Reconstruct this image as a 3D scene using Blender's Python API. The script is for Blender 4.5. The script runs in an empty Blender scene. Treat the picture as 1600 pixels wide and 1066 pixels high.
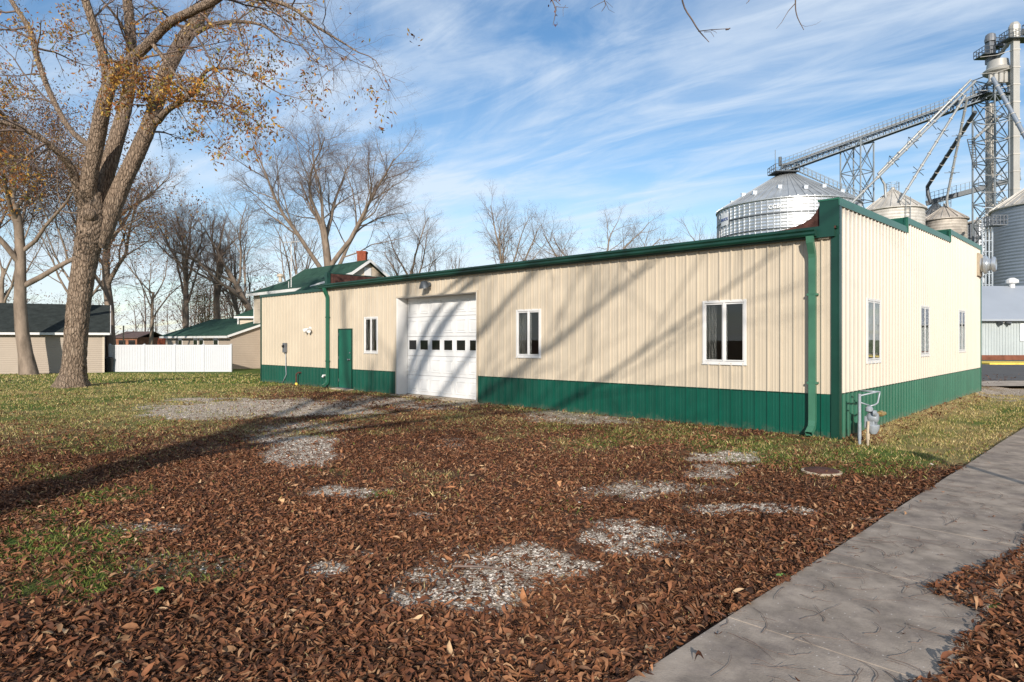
import bpy, math, random
import numpy as np
from mathutils import Vector, Matrix

R = math.radians
rnd = random.Random(7)
NR = np.random.RandomState(11)
S = bpy.context.scene

# ------------------------------------------------------------------ camera
H0, HZ, FPX = 1.65, 531.0, 1000.0          # eye height, horizon row, focal length in photo pixels
cam_d = bpy.data.cameras.new('camera')
cam = bpy.data.objects.new('camera', cam_d)
S.collection.objects.link(cam)
cam.location = (0, 0, H0)
cam.rotation_euler = (R(90), 0, 0)
cam_d.sensor_width = 36
cam_d.lens = 22.5
cam_d.shift_y = -0.00125
cam_d.clip_start = 0.05
cam_d.clip_end = 6000
S.camera = cam
S.view_settings.view_transform = 'Standard'
S.view_settings.look = 'None'
S.view_settings.gamma = 1
S.view_settings.exposure = 0.22
S.render.resolution_x, S.render.resolution_y = 1024, 682
S.cycles.max_bounces = 6
S.cycles.transparent_max_bounces = 8

# ------------------------------------------------------------------ sun and sky
SUN_EL = R(21)
sd = Vector((0.06, 1.0, -math.tan(SUN_EL))).normalized()     # the way the light travels
sl_d = bpy.data.lights.new('sun', 'SUN')
sl_d.energy = 4.9
sl_d.angle = R(0.65)
sl_d.color = (1.0, 0.92, 0.82)
sun = bpy.data.objects.new('sun', sl_d)
S.collection.objects.link(sun)
sun.rotation_euler = sd.to_track_quat('-Z', 'Y').to_euler()
sun.location = (0, -30, 30)

world = bpy.data.worlds.new('World')
S.world = world
world.use_nodes = True
nt = world.node_tree
nt.nodes.clear()
def wn(t, **k):
    n = nt.nodes.new(t)
    for a, v in k.items(): setattr(n, a, v)
    return n
def wm(op, a, b=None, c=None, clamp=False):
    n = wn('ShaderNodeMath', operation=op, use_clamp=clamp)
    for i, v in enumerate((a, b, c)):
        if v is None: continue
        if isinstance(v, (int, float)): n.inputs[i].default_value = v
        else: nt.links.new(v, n.inputs[i])
    return n.outputs[0]
sky = wn('ShaderNodeTexSky', sky_type='NISHITA', sun_disc=False)
sky.sun_elevation = SUN_EL
sky.sun_rotation = R(183.4)
sky.altitude = 150
sky.air_density = 1.0
sky.dust_density = 0.4
sky.ozone_density = 1.6
tc = wn('ShaderNodeTexCoord')
sp = wn('ShaderNodeSeparateXYZ')
nt.links.new(tc.outputs['Generated'], sp.inputs[0])
zc = wm('MAXIMUM', sp.outputs[2], 0.0)
zz = wm('ADD', zc, 0.10)
px_ = wm('DIVIDE', sp.outputs[0], zz)
py_ = wm('DIVIDE', sp.outputs[1], zz)
cb = wn('ShaderNodeCombineXYZ')
nt.links.new(px_, cb.inputs[0]); nt.links.new(py_, cb.inputs[1])
def cloud_noise(rot, scl, scale, detail, rough, lac=2.0, dist=0.0, off=(0, 0, 0)):
    m = wn('ShaderNodeMapping')
    m.inputs['Location'].default_value = off
    m.inputs['Rotation'].default_value = (0, 0, rot)
    nt.links.new(cb.outputs[0], m.inputs[0])
    m2 = wn('ShaderNodeMapping'); m2.inputs['Scale'].default_value = scl
    nt.links.new(m.outputs[0], m2.inputs[0]); m = m2
    n = wn('ShaderNodeTexNoise')
    n.inputs['Scale'].default_value = scale
    n.inputs['Detail'].default_value = detail
    n.inputs['Roughness'].default_value = rough
    n.inputs['Distortion'].default_value = dist
    nt.links.new(m.outputs[0], n.inputs[0])
    return n.outputs[0]
c1 = cloud_noise(R(30), (0.50, 1.25, 1), 1.15, 9, 0.58, dist=0.9, off=(3.1, 1.7, 0))
c2 = cloud_noise(R(40), (0.50, 1.7, 1), 2.4, 10, 0.62, dist=1.2, off=(0.4, 5.2, 0))
c3 = cloud_noise(R(25), (0.6, 0.8, 1), 0.55, 4, 0.5, off=(7.3, 2.2, 0))
def ramp(v, a, b):
    n = wn('ShaderNodeMapRange', interpolation_type='SMOOTHSTEP')
    n.inputs[1].default_value = a; n.inputs[2].default_value = b
    nt.links.new(v, n.inputs[0])
    return n.outputs[0]
ca = ramp(c1, 0.36, 0.70)
cbb = ramp(c2, 0.38, 0.72)
cc = ramp(c3, 0.25, 0.50)
cl = wm('MULTIPLY', wm('ADD', wm('MULTIPLY', ca, 0.75), wm('MULTIPLY', cbb, 0.5)), cc)
lowhaze = ramp(sp.outputs[2], 0.36, -0.05)
cl = wm('ADD', cl, wm('MULTIPLY', lowhaze, 0.56), clamp=True)
cl = wm('MULTIPLY', cl, 0.76)
mx = wn('ShaderNodeMix', data_type='RGBA')
nt.links.new(cl, mx.inputs[0])
hs = wn('ShaderNodeHueSaturation')
hs.inputs['Saturation'].default_value = 1.2
hs.inputs['Value'].default_value = 1.0
nt.links.new(sky.outputs[0], hs.inputs['Color'])
nt.links.new(hs.outputs[0], mx.inputs[6])
CLOUDC = mx.inputs[7]
CLOUDC.default_value = (5.2, 5.8, 6.5, 1)
bg = wn('ShaderNodeBackground')
bg.inputs[1].default_value = 0.135
nt.links.new(mx.outputs[2], bg.inputs[0])
wo = wn('ShaderNodeOutputWorld')
nt.links.new(bg.outputs[0], wo.inputs[0])

# ------------------------------------------------------------------ helpers
C = S.collection
def tag(o, label=None, cat=None, group=None, kind=None):
    if label: o['label'] = label
    if cat: o['category'] = cat
    if group: o['group'] = group
    if kind: o['kind'] = kind
    return o
def empty(name, loc=(0, 0, 0), label=None, cat=None, group=None):
    o = bpy.data.objects.new(name, None); C.objects.link(o)
    o.location = loc
    o.empty_display_size = 0.3
    return tag(o, label, cat, group)
def link(name, me, parent=None):
    o = bpy.data.objects.new(name, me); C.objects.link(o)
    if parent is not None:
        o.parent = parent
        p = parent; off = Vector((0, 0, 0))
        while p is not None:
            off += Vector(p.location); p = p.parent
        o.location = -off          # meshes are written in world coordinates
    return o
class MB:
    def __init__(s): s.v = []; s.f = []
    def add(s, vs, fs):
        b = len(s.v); s.v += [tuple(v) for v in vs]; s.f += [tuple(b + i for i in f) for f in fs]
    def box(s, o, ex, ey, ez):
        o, ex, ey, ez = map(Vector, (o, ex, ey, ez))
        vs = [o, o+ex, o+ex+ey, o+ey, o+ez, o+ex+ez, o+ex+ey+ez, o+ey+ez]
        fs = [(0,3,2,1), (4,5,6,7), (0,1,5,4), (1,2,6,5), (2,3,7,6), (3,0,4,7)]
        if ex.cross(ey).dot(ez) < 0: fs = [f[::-1] for f in fs]
        s.add(vs, fs)
    def beam(s, a, b, w, h=None):
        h = h or w
        a, b = Vector(a), Vector(b); d = b - a
        if d.length < 1e-6: return
        up = Vector((0, 0, 1)) if abs(d.normalized().z) < .95 else Vector((1, 0, 0))
        x = d.cross(up).normalized() * w; y = x.cross(d).normalized() * h
        s.box(a - x/2 - y/2, d, x, y)
    def tube(s, pts, r, n=8, cap=True):
        pts = [Vector(p) for p in pts]
        rs = r if isinstance(r, (list, tuple)) else [r] * len(pts)
        b = len(s.v); ref = None
        for i, p in enumerate(pts):
            t = (pts[min(i+1, len(pts)-1)] - pts[max(i-1, 0)]).normalized()
            if ref is None: ref = Vector((0, 0, 1)) if abs(t.z) < .9 else Vector((1, 0, 0))
            x = (ref - t * ref.dot(t)).normalized(); y = t.cross(x); ref = x
            for k in range(n):
                a = 2*math.pi*k/n
                s.v.append(tuple(p + (x*math.cos(a) + y*math.sin(a)) * rs[i]))
        for i in range(len(pts)-1):
            for k in range(n):
                k2 = (k+1) % n
                s.f.append((b+i*n+k, b+i*n+k2, b+(i+1)*n+k2, b+(i+1)*n+k))
        if cap:
            s.f.append(tuple(b+k for k in range(n))[::-1])
            s.f.append(tuple(b+(len(pts)-1)*n+k for k in range(n)))
    def lathe(s, c, prof, n=24, axis=None):
        c = Vector(c); q = Matrix.Identity(3) if axis is None else Vector((0, 0, 1)).rotation_difference(Vector(axis)).to_matrix()
        b = len(s.v)
        for r, z in prof:
            for k in range(n):
                a = 2*math.pi*k/n
                s.v.append(tuple(c + q @ Vector((r*math.cos(a), r*math.sin(a), z))))
        for i in range(len(prof)-1):
            for k in range(n):
                k2 = (k+1) % n
                s.f.append((b+i*n+k, b+i*n+k2, b+(i+1)*n+k2, b+(i+1)*n+k))
        s.f.append(tuple(b+k for k in range(n))[::-1]); s.f.append(tuple(b+(len(prof)-1)*n+k for k in range(n)))
    def build(s, name, mat, parent=None, smooth=False, bevel=0):
        me = bpy.data.meshes.new(name)
        me.from_pydata(s.v, [], s.f); me.validate(); me.update()
        me.materials.append(mat)
        if smooth: me.shade_smooth()
        o = link(name, me, parent)
        if bevel:
            m = o.modifiers.new('bevel', 'BEVEL'); m.width = bevel; m.segments = 2; m.limit_method = 'ANGLE'
        if smooth == 'auto':
            for p in me.polygons: p.use_smooth = True
            me.set_sharp_from_angle(angle=R(35))
        return o
def np_mesh(name, V, F, mat, parent=None, smooth=False, col=None, attrs=None):
    """V (n,3), F (m,k) with k = 3 or 4"""
    me = bpy.data.meshes.new(name)
    V = np.ascontiguousarray(V, dtype=np.float32); F = np.ascontiguousarray(F, dtype=np.int32)
    me.vertices.add(len(V)); me.vertices.foreach_set('co', V.ravel())
    k = F.shape[1]
    me.loops.add(F.size); me.loops.foreach_set('vertex_index', F.ravel())
    me.polygons.add(len(F)); me.polygons.foreach_set('loop_start', np.arange(0, F.size, k, dtype=np.int32))
    if smooth: me.polygons.foreach_set('use_smooth', np.ones(len(F), dtype=bool))
    me.update(calc_edges=True)
    if col is not None: attrs = dict(attrs or {}, col=col)
    for nm, a in (attrs or {}).items():
        ca_ = me.color_attributes.new(nm, 'FLOAT_COLOR', 'POINT')
        a4 = np.ones((len(V), 4), dtype=np.float32); a4[:, :3] = a
        ca_.data.foreach_set('color', a4.ravel())
    me.materials.append(mat)
    return link(name, me, parent)

# ------------------------------------------------------------------ materials
MATS = {}
def mat(name, col, rough=0.6, spec=0.3, metal=0.0, var=0.12, vscale=3.0, bump=0.0, bscale=40.0, stretch=(1, 1, 1), streak=0.0, col2=None, coat=0.0):
    """a plain surface: base colour varied by noise at two scales, optional streaks of dirt, bump"""
    m = bpy.data.materials.new(name); m.use_nodes = True
    t = m.node_tree; b = t.nodes['Principled BSDF']
    b.inputs['Roughness'].default_value = rough
    b.inputs['Specular IOR Level'].default_value = spec
    b.inputs['Metallic'].default_value = metal
    b.inputs['Coat Weight'].default_value = coat
    c = t.nodes.new('ShaderNodeTexCoord'); mp = t.nodes.new('ShaderNodeMapping')
    mp.inputs['Scale'].default_value = stretch
    t.links.new(c.outputs['Object'], mp.inputs[0])
    n = t.nodes.new('ShaderNodeTexNoise'); n.inputs['Scale'].default_value = vscale; n.inputs['Detail'].default_value = 8; n.inputs['Roughness'].default_value = .62
    t.links.new(mp.outputs[0], n.inputs[0])
    r = t.nodes.new('ShaderNodeMapRange'); r.inputs[1].default_value = .25; r.inputs[2].default_value = .75
    t.links.new(n.outputs[0], r.inputs[0])
    mix = t.nodes.new('ShaderNodeMix'); mix.data_type = 'RGBA'
    c2 = col2 or tuple(x*(1-2*var) for x in col)
    lift = tuple(min(1, x*(1+var)) for x in col)
    mix.inputs[6].default_value = (*c2, 1); mix.inputs[7].default_value = (*lift, 1)
    t.links.new(r.outputs[0], mix.inputs[0])
    out = mix.outputs[2]
    if streak:
        mp2 = t.nodes.new('ShaderNodeMapping'); mp2.inputs['Scale'].default_value = (7, 7, .35)
        t.links.new(c.outputs['Object'], mp2.inputs[0])
        n2 = t.nodes.new('ShaderNodeTexNoise'); n2.inputs['Scale'].default_value = 1.6; n2.inputs['Detail'].default_value = 7
        t.links.new(mp2.outputs[0], n2.inputs[0])
        r2 = t.nodes.new('ShaderNodeMapRange'); r2.inputs[1].default_value = .5; r2.inputs[2].default_value = .8; r2.inputs[4].default_value = streak
        t.links.new(n2.outputs[0], r2.inputs[0])
        m2 = t.nodes.new('ShaderNodeMix'); m2.data_type = 'RGBA'
        m2.inputs[7].default_value = (col[0]*.45, col[1]*.42, col[2]*.38, 1)
        t.links.new(r2.outputs[0], m2.inputs[0]); t.links.new(out, m2.inputs[6]); out = m2.outputs[2]
    t.links.new(out, b.inputs['Base Color'])
    if bump:
        nb = t.nodes.new('ShaderNodeTexNoise'); nb.inputs['Scale'].default_value = bscale; nb.inputs['Detail'].default_value = 6
        t.links.new(mp.outputs[0], nb.inputs[0])
        bp = t.nodes.new('ShaderNodeBump'); bp.inputs['Strength'].default_value = bump; bp.inputs['Distance'].default_value = .02
        t.links.new(nb.outputs[0], bp.inputs['Height']); t.links.new(bp.outputs[0], b.inputs['Normal'])
    return m
M = {}
M['cream'] = mat('cream_steel', (.525, .45, .345), .38, .45, var=.05, vscale=.9, streak=.16)
M['cream_sunlit'] = mat('cream_steel_sunlit', (.56, .50, .415), .38, .45, var=.03, vscale=.9, streak=.06)  # side wall's cream made lighter: the front's sunlit glare put into the colour
M['green'] = mat('green_steel', (.004, .075, .050), .30, .5, var=.12, vscale=1.2, streak=.25)
M['green_sunlit'] = mat('green_steel_sunlit', (.02, .115, .07), .34, .5, var=.10, vscale=1.2, streak=.15)  # paler copy of the side's green, with the front's sunlit sheen painted in
M['green_trim'] = mat('green_trim', (.005, .044, .029), .33, .5, var=.12, vscale=2)
M['green_door'] = mat('green_door', (.01, .12, .075), .42, .4, var=.10, vscale=2)
M['white'] = mat('white_paint', (.68, .67, .65), .4, .4, var=.05, vscale=2)
M['white_door'] = mat('white_door', (.70, .70, .69), .4, .4, var=.04, vscale=1.5, streak=.08)
M['vinyl'] = mat('white_vinyl', (.52, .53, .55), .35, .4, var=.03, vscale=1)
M['curtain'] = mat('pale_blind', (.30, .29, .27), .8, .1, var=.1, vscale=4)
M['rust'] = mat('brown_flashing', (.10, .045, .035), .8, .2, var=.3, vscale=5, bump=.3)
M['concrete'] = mat('concrete', (.50, .41, .30), .9, .1, var=.18, vscale=3, bump=.3)
M['grey_metal'] = mat('grey_metal', (.20, .21, .225), .45, .4, .5, var=.15, vscale=4)
M['grey_dark'] = mat('dark_metal', (.09, .10, .11), .5, .4, .4, var=.15, vscale=4)
M['brass'] = mat('brass_fitting', (.45, .33, .15), .45, .5, .6, var=.2, vscale=20)
M['meter'] = mat('meter_paint', (.32, .35, .38), .45, .4, .2, var=.15, vscale=12)
M['galv'] = mat('galvanised', (.62, .65, .68), .36, .5, .75, var=.12, vscale=.5, streak=.15)
M['stiff'] = mat('stiffener_steel', (.42, .44, .46), .45, .4, .6, var=.1)
M['galv_roof'] = mat('galvanised_roof', (.50, .52, .53), .42, .5, .6, var=.15, vscale=.4, streak=.1)
M['galv_old'] = mat('weathered_galvanised', (.56, .53, .48), .6, .3, .25, var=.2, vscale=.6, streak=.3)
M['galv_rust'] = mat('rust_stained_galvanised', (.50, .45, .39), .65, .3, .2, var=.3, vscale=.5, streak=.55)
M['galv_blue'] = mat('blue_grey_bin_steel', (.25, .29, .34), .5, .4, .35, var=.08, vscale=.3, streak=.12)
M['steel'] = mat('lattice_steel', (.22, .25, .27), .5, .4, .4, var=.15, vscale=1)
M['spout'] = mat('spout_steel', (.36, .37, .365), .45, .4, .4, var=.15, vscale=.8)
M['leg'] = mat('elevator_leg_steel', (.40, .39, .36), .5, .4, .2, var=.08, vscale=.4, streak=.2)
M['shingle_green'] = mat('green_shingles', (.035, .085, .06), .9, .15, var=.25, vscale=3, bump=.4, bscale=25)
M['shingle_dark'] = mat('dark_shingles', (.035, .042, .04), .9, .15, var=.25, vscale=3, bump=.4, bscale=25)
M['brick_far'] = mat('weathered_orange_brick', (.28, .13, .08), .9, .1, var=.3, vscale=2)
M['roof_far'] = mat('brown_roof', (.13, .09, .08), .9, .1, var=.2, vscale=2)
M['brick'] = mat('red_brick', (.32, .09, .05), .9, .1, var=.25, vscale=6)
M['trunk'] = mat('tree_bark_far', (.25, .195, .15), .9, .1, var=.3, vscale=3, stretch=(1, 1, .3), bump=.5, bscale=9)
M['twig'] = mat('twig_bark', (.20, .15, .125), .9, .1, var=.25, vscale=1)
M['asphalt'] = mat('asphalt', (.115, .11, .105), .9, .15, var=.12, vscale=.8, bump=.2)
M['yellow'] = mat('yellow_paint', (.80, .58, .10), .7, .2, var=.15, vscale=2)
M['greywall'] = mat('grey_siding', (.42, .46, .46), .55, .3, var=.07, vscale=.5, streak=.2)
M['greyroof'] = mat('grey_roof_steel', (.33, .36, .40), .5, .3, .1, var=.05, vscale=.3)
M['black'] = mat('black_plastic', (.02, .02, .02), .5, .3)
M['mulch'] = mat('brown_base_panel', (.20, .08, .05), .9, .1, var=.3, vscale=1)

for _k in ('green', 'green_sunlit'):
    _t = M[_k].node_tree; _b = _t.nodes['Principled BSDF']; _src = _b.inputs['Base Color'].links[0].from_socket
    _c = _t.nodes.new('ShaderNodeTexCoord'); _s = _t.nodes.new('ShaderNodeSeparateXYZ'); _t.links.new(_c.outputs['Object'], _s.inputs[0])
    _n = _t.nodes.new('ShaderNodeTexNoise'); _n.inputs['Scale'].default_value = 9; _n.inputs['Detail'].default_value = 9; _n.inputs['Roughness'].default_value = .75; _t.links.new(_c.outputs['Object'], _n.inputs[0])
    _m = _t.nodes.new('ShaderNodeMath'); _m.operation = 'MULTIPLY_ADD'; _t.links.new(_s.outputs[2], _m.inputs[0]); _m.inputs[1].default_value = -1.6; _t.links.new(_n.outputs[0], _m.inputs[2])
    _r = _t.nodes.new('ShaderNodeMapRange'); _r.inputs[1].default_value = .33; _r.inputs[2].default_value = .62; _r.inputs[4].default_value = .55; _t.links.new(_m.outputs[0], _r.inputs[0])
    _x = _t.nodes.new('ShaderNodeMix'); _x.data_type = 'RGBA'; _x.inputs[7].default_value = (.14, .11, .075, 1); _t.links.new(_r.outputs[0], _x.inputs[0]); _t.links.new(_src, _x.inputs[6]); _t.links.new(_x.outputs[2], _b.inputs['Base Color'])
def siding_mat(name, col, pitch=.11):
    m = mat(name, col, .55, .3, var=.05, vscale=1.0)
    t = m.node_tree; b = t.nodes['Principled BSDF']
    c = t.nodes.new('ShaderNodeTexCoord'); s_ = t.nodes.new('ShaderNodeSeparateXYZ')
    t.links.new(c.outputs['Object'], s_.inputs[0])
    a = t.nodes.new('ShaderNodeMath'); a.operation = 'DIVIDE'; a.inputs[1].default_value = pitch
    t.links.new(s_.outputs[2], a.inputs[0])
    f = t.nodes.new('ShaderNodeMath'); f.operation = 'FRACT'; t.links.new(a.outputs[0], f.inputs[0])
    f2 = t.nodes.new('ShaderNodeMath'); f2.operation = 'SUBTRACT'; f2.inputs[0].default_value = 1
    t.links.new(f.outputs[0], f2.inputs[1])
    bp = t.nodes.new('ShaderNodeBump'); bp.inputs['Strength'].default_value = 1; bp.inputs['Distance'].default_value = .02
    t.links.new(f2.outputs[0], bp.inputs['Height']); t.links.new(bp.outputs[0], b.inputs['Normal'])
    return m
M['siding'] = siding_mat('beige_siding', (.37, .305, .24), .13)
M['siding_h'] = siding_mat('cream_siding', (.52, .44, .34), .13)

def glass_mat():
    m = bpy.data.materials.new('dark_window_glass'); m.use_nodes = True
    t = m.node_tree; b = t.nodes['Principled BSDF']
    b.inputs['Base Color'].default_value = (.012, .012, .013, 1)
    b.inputs['Roughness'].default_value = .03
    b.inputs['Specular IOR Level'].default_value = .6
    b.inputs['Transmission Weight'].default_value = 0
    n = t.nodes.new('ShaderNodeTexNoise'); n.inputs['Scale'].default_value = 2.5
    bp = t.nodes.new('ShaderNodeBump'); bp.inputs['Strength'].default_value = .02
    t.links.new(n.outputs[0], bp.inputs['Height']); t.links.new(bp.outputs[0], b.inputs['Normal'])
    return m
M['glass'] = glass_mat()
M['clear'] = bpy.data.materials.new('clear_window_glass'); M['clear'].use_nodes = True
_b = M['clear'].node_tree.nodes['Principled BSDF']; _b.inputs['Transmission Weight'].default_value = 1; _b.inputs['Roughness'].default_value = 0; _b.inputs['Base Color'].default_value = (.62, .64, .64, 1); _b.inputs['IOR'].default_value = 1.5
M['screen'] = mat('grey_insect_screen', (.12, .115, .11), .35, .4, var=.25, vscale=2)

def bark_mat():
    m = bpy.data.materials.new('furrowed_bark'); m.use_nodes = True
    t = m.node_tree; b = t.nodes['Principled BSDF']; b.inputs['Roughness'].default_value = .92; b.inputs['Specular IOR Level'].default_value = .12
    at = t.nodes.new('ShaderNodeAttribute'); at.attribute_name = 'col'        # r = ridge height, g = around, b = along
    c = t.nodes.new('ShaderNodeTexCoord'); mp = t.nodes.new('ShaderNodeMapping'); mp.inputs['Scale'].default_value = (9, 9, 2.6)
    t.links.new(c.outputs['Object'], mp.inputs[0])
    n = t.nodes.new('ShaderNodeTexNoise'); n.inputs['Scale'].default_value = 1.6; n.inputs['Detail'].default_value = 8; n.inputs['Roughness'].default_value = .7; n.inputs['Distortion'].default_value = .8
    t.links.new(mp.outputs[0], n.inputs[0])
    v = t.nodes.new('ShaderNodeTexVoronoi'); v.feature = 'DISTANCE_TO_EDGE'; v.inputs['Scale'].default_value = 1.5
    t.links.new(mp.outputs[0], v.inputs[0])
    cr = t.nodes.new('ShaderNodeValToRGB'); e = cr.color_ramp.elements
    e[0].position = .3; e[0].color = (.10, .07, .05, 1); e[1].position = .72; e[1].color = (.40, .31, .23, 1)
    x = e.new(.5); x.color = (.25, .185, .135, 1)
    t.links.new(n.outputs[0], cr.inputs[0])
    mx = t.nodes.new('ShaderNodeMix'); mx.data_type = 'RGBA'; mx.blend_type = 'MULTIPLY'; mx.inputs[0].default_value = .6
    r = t.nodes.new('ShaderNodeMapRange'); r.inputs[1].default_value = 0; r.inputs[2].default_value = .16; r.inputs[3].default_value = .35; r.inputs[4].default_value = 1.1
    t.links.new(v.outputs['Distance'], r.inputs[0])
    t.links.new(cr.outputs[0], mx.inputs[6]); t.links.new(r.outputs[0], mx.inputs[7]); t.links.new(mx.outputs[2], b.inputs['Base Color'])
    ad = t.nodes.new('ShaderNodeMath'); ad.operation = 'ADD'; t.links.new(n.outputs[0], ad.inputs[0]); t.links.new(r.outputs[0], ad.inputs[1])
    bp = t.nodes.new('ShaderNodeBump'); bp.inputs['Strength'].default_value = .9; bp.inputs['Distance'].default_value = .05
    t.links.new(ad.outputs[0], bp.inputs['Height']); t.links.new(bp.outputs[0], b.inputs['Normal'])
    return m
M['bark'] = bark_mat()

def vcol_mat(name, rough=.8, spec=.15, trans=0.0):
    m = bpy.data.materials.new(name); m.use_nodes = True
    t = m.node_tree; b = t.nodes['Principled BSDF']; b.inputs['Roughness'].default_value = rough; b.inputs['Specular IOR Level'].default_value = spec
    a = t.nodes.new('ShaderNodeAttribute'); a.attribute_name = 'col'
    n = t.nodes.new('ShaderNodeTexNoise'); n.inputs['Scale'].default_value = 60
    c = t.nodes.new('ShaderNodeTexCoord'); t.links.new(c.outputs['Object'], n.inputs[0])
    r = t.nodes.new('ShaderNodeMapRange'); r.inputs[3].default_value = .7; r.inputs[4].default_value = 1.3; t.links.new(n.outputs[0], r.inputs[0])
    mx = t.nodes.new('ShaderNodeVectorMath'); mx.operation = 'SCALE'; t.links.new(a.outputs['Color'], mx.inputs[0]); t.links.new(r.outputs[0], mx.inputs['Scale'])
    t.links.new(mx.outputs[0], b.inputs['Base Color'])
    if trans:
        tr = t.nodes.new('ShaderNodeBsdfTranslucent'); t.links.new(mx.outputs[0], tr.inputs[0])
        ms = t.nodes.new('ShaderNodeMixShader'); ms.inputs[0].default_value = trans
        t.links.new(b.outputs[0], ms.inputs[1]); t.links.new(tr.outputs[0], ms.inputs[2])
        t.links.new(ms.outputs[0], t.nodes['Material Output'].inputs[0])
    return m
M['leaf'] = vcol_mat('dead_leaves', .85, .12)
M['treeleaf'] = vcol_mat('autumn_leaves', .7, .2, .35)
M['blade'] = vcol_mat('grass_blades', .7, .2, .2)
M['stone'] = vcol_mat('gravel_stones', .85, .15)

# ------------------------------------------------------------------ frames
CX, CY = 5.43, 10.66
u1 = Vector((-.7200, .6940, 0)); u2 = Vector((.6940, .7200, 0)); UZ = Vector((0, 0, 1))
def P(s, t, z): return Vector((CX, CY, 0)) + u1*s + u2*t + UZ*z
def S_of(px):
    k = (px-800)/FPX; return (CX-k*CY)/(k*.694+.72)
def T_of(px, ):
    k = (px-800)/FPX; return (k*CY-CX)/(.694-.72*k)
def ZL(px, py):    # height of a pixel on the long wall
    return H0 + (HZ-py)/FPX*(CY+.694*S_of(px))
def ZG(px, py):
    return H0 + (HZ-py)/FPX*(CY+.72*T_of(px))
def W(px, py, D):  # a point at depth D
    return Vector(((px-800)/FPX*D, D, H0+(HZ-py)/FPX*D))
def sst(a, b, x):
    t = np.clip((np.asarray(x, dtype=float)-a)/(b-a), 0, 1); return t*t*(3-2*t)
def vnoise(x, y, seed=0):
    xi = np.floor(x).astype(np.int64); yi = np.floor(y).astype(np.int64); xf = x-xi; yf = y-yi
    def h(a, b):
        n = (a*374761393 + b*668265263 + seed*144665) & 0xffffffff
        n = ((n ^ (n >> 13))*1274126177) & 0xffffffff
        return ((n ^ (n >> 16)) & 0xffff)/65535.0
    u = xf*xf*(3-2*xf); v = yf*yf*(3-2*yf)
    return (h(xi, yi)*(1-u)+h(xi+1, yi)*u)*(1-v)+(h(xi, yi+1)*(1-u)+h(xi+1, yi+1)*u)*v
def fbm(x, y, sc, oct=4, seed=0):
    a = 0; amp = .5; tot = 0
    for i in range(oct):
        a = a+amp*vnoise(x*sc*2**i+13.7*i, y*sc*2**i-7.1*i, seed+i); tot += amp; amp *= .55
    return a/tot
def gz(x, y):
    x = np.asarray(x, dtype=float); y = np.asarray(y, dtype=float)
    z = -.45*sst(23, 41, y)*sst(8, -2, x)
    dx, dy = x-CX, y-CY
    s = dx*-.72+dy*.694; t = dx*.694+dy*.72
    z = z-.11*sst(.05, -.3, s)*sst(-2.0, -1.2, s)*sst(-.6, .2, t)
    far = sst(18, 6, np.abs(y-8))
    sw = sst(.9, 1.6, np.abs(s+2.75))          # flat beside the walk
    wall = sst(.1, 1.0, -t)
    return z + (fbm(x, y, .35, 3, 5)-.5)*.07*far*sw*wall - .03*(1-sw)*(t < 30)
def gzf(x, y): return float(gz(x, y))

# cover of the ground, as fields over the yard (centre and half-size of each patch)
def to_px(x, y):
    yy = np.maximum(y, .5); return 800+x/yy*FPX, HZ+H0/yy*FPX
GRAVEL = [(590,628,60,7,.7),(470,668,60,8,.6),(660,636,50,5,.6),(400,638,150,13,1),(330,648,90,7,.8),(540,640,55,12,.7),(465,706,50,22,1),(440,690,40,9,.6),(545,762,48,8,.9),(1030,764,110,13,.8),(1060,772,55,9,.9),
          (1150,796,70,8,1),(1000,842,72,22,1),(1020,868,50,10,.8),(790,893,100,28,1),(690,935,75,20,1),(770,925,50,18,.7),(850,880,50,14,.7),(250,880,60,16,.55),(205,822,50,10,.6),
          (1140,714,48,9,.9),(1130,738,45,7,.7),(920,655,80,6,.7),(650,797,16,7,.9),(490,886,28,9,.7),(575,862,14,6,.8),(700,632,60,5,.6),(860,645,40,4,.6),(1390,822,25,6,.6),(700,690,30,5,.5),(1580,608,60,9,1)]
GREEN = [(90,850,100,45,1),(115,905,50,30,1),(30,880,60,50,.7),(180,775,45,12,.7),(250,882,70,20,.5),(280,590,170,14,1),(60,600,90,14,.7),(330,602,60,12,.6),(1330,715,150,22,.9),(1200,690,120,14,.7),
         (1290,745,40,8,.4),(1010,680,110,14,.6),(870,665,60,8,.5),(880,790,30,8,.3),(150,610,90,10,.6),(60,740,50,10,.5),(130,690,70,20,.45),(1230,715,60,12,.7),(530,742,20,6,.4),(620,700,25,6,.3),(560,655,60,8,.35),(1380,845,15,8,.5),(50,672,60,14,.4),(600,770,15,6,.5),(1575,640,40,10,.8)]
STRAW = [(150,640,220,28,.6),(60,655,120,18,.6),(230,670,100,15,.35),(1450,660,170,45,1),(1560,640,120,40,1),(1250,700,200,25,.55),(1060,680,120,20,.45),(700,655,130,10,.5),(660,770,50,15,.35),(690,745,60,12,.4),(500,600,150,9,.35),(850,700,80,12,.3),(1590,700,80,30,.7)]
def blob(L, px, py, warp, x=0, y=0):
    r = np.zeros_like(px)
    px = px+70*(fbm(x, y, 1.1, 3, 301)-.5)*np.clip((py-531)/200, .3, 2); py = py+26*(fbm(x, y, 1.3, 3, 302)-.5)*np.clip((py-531)/200, .3, 2)
    for cx, cy, rx, ry, a in L:
        d = ((px-cx)/rx)**2+((py-cy)/ry)**2
        r = np.maximum(r, a*np.clip(1.3-d*.6+warp, 0, 1))
    return r
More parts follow.
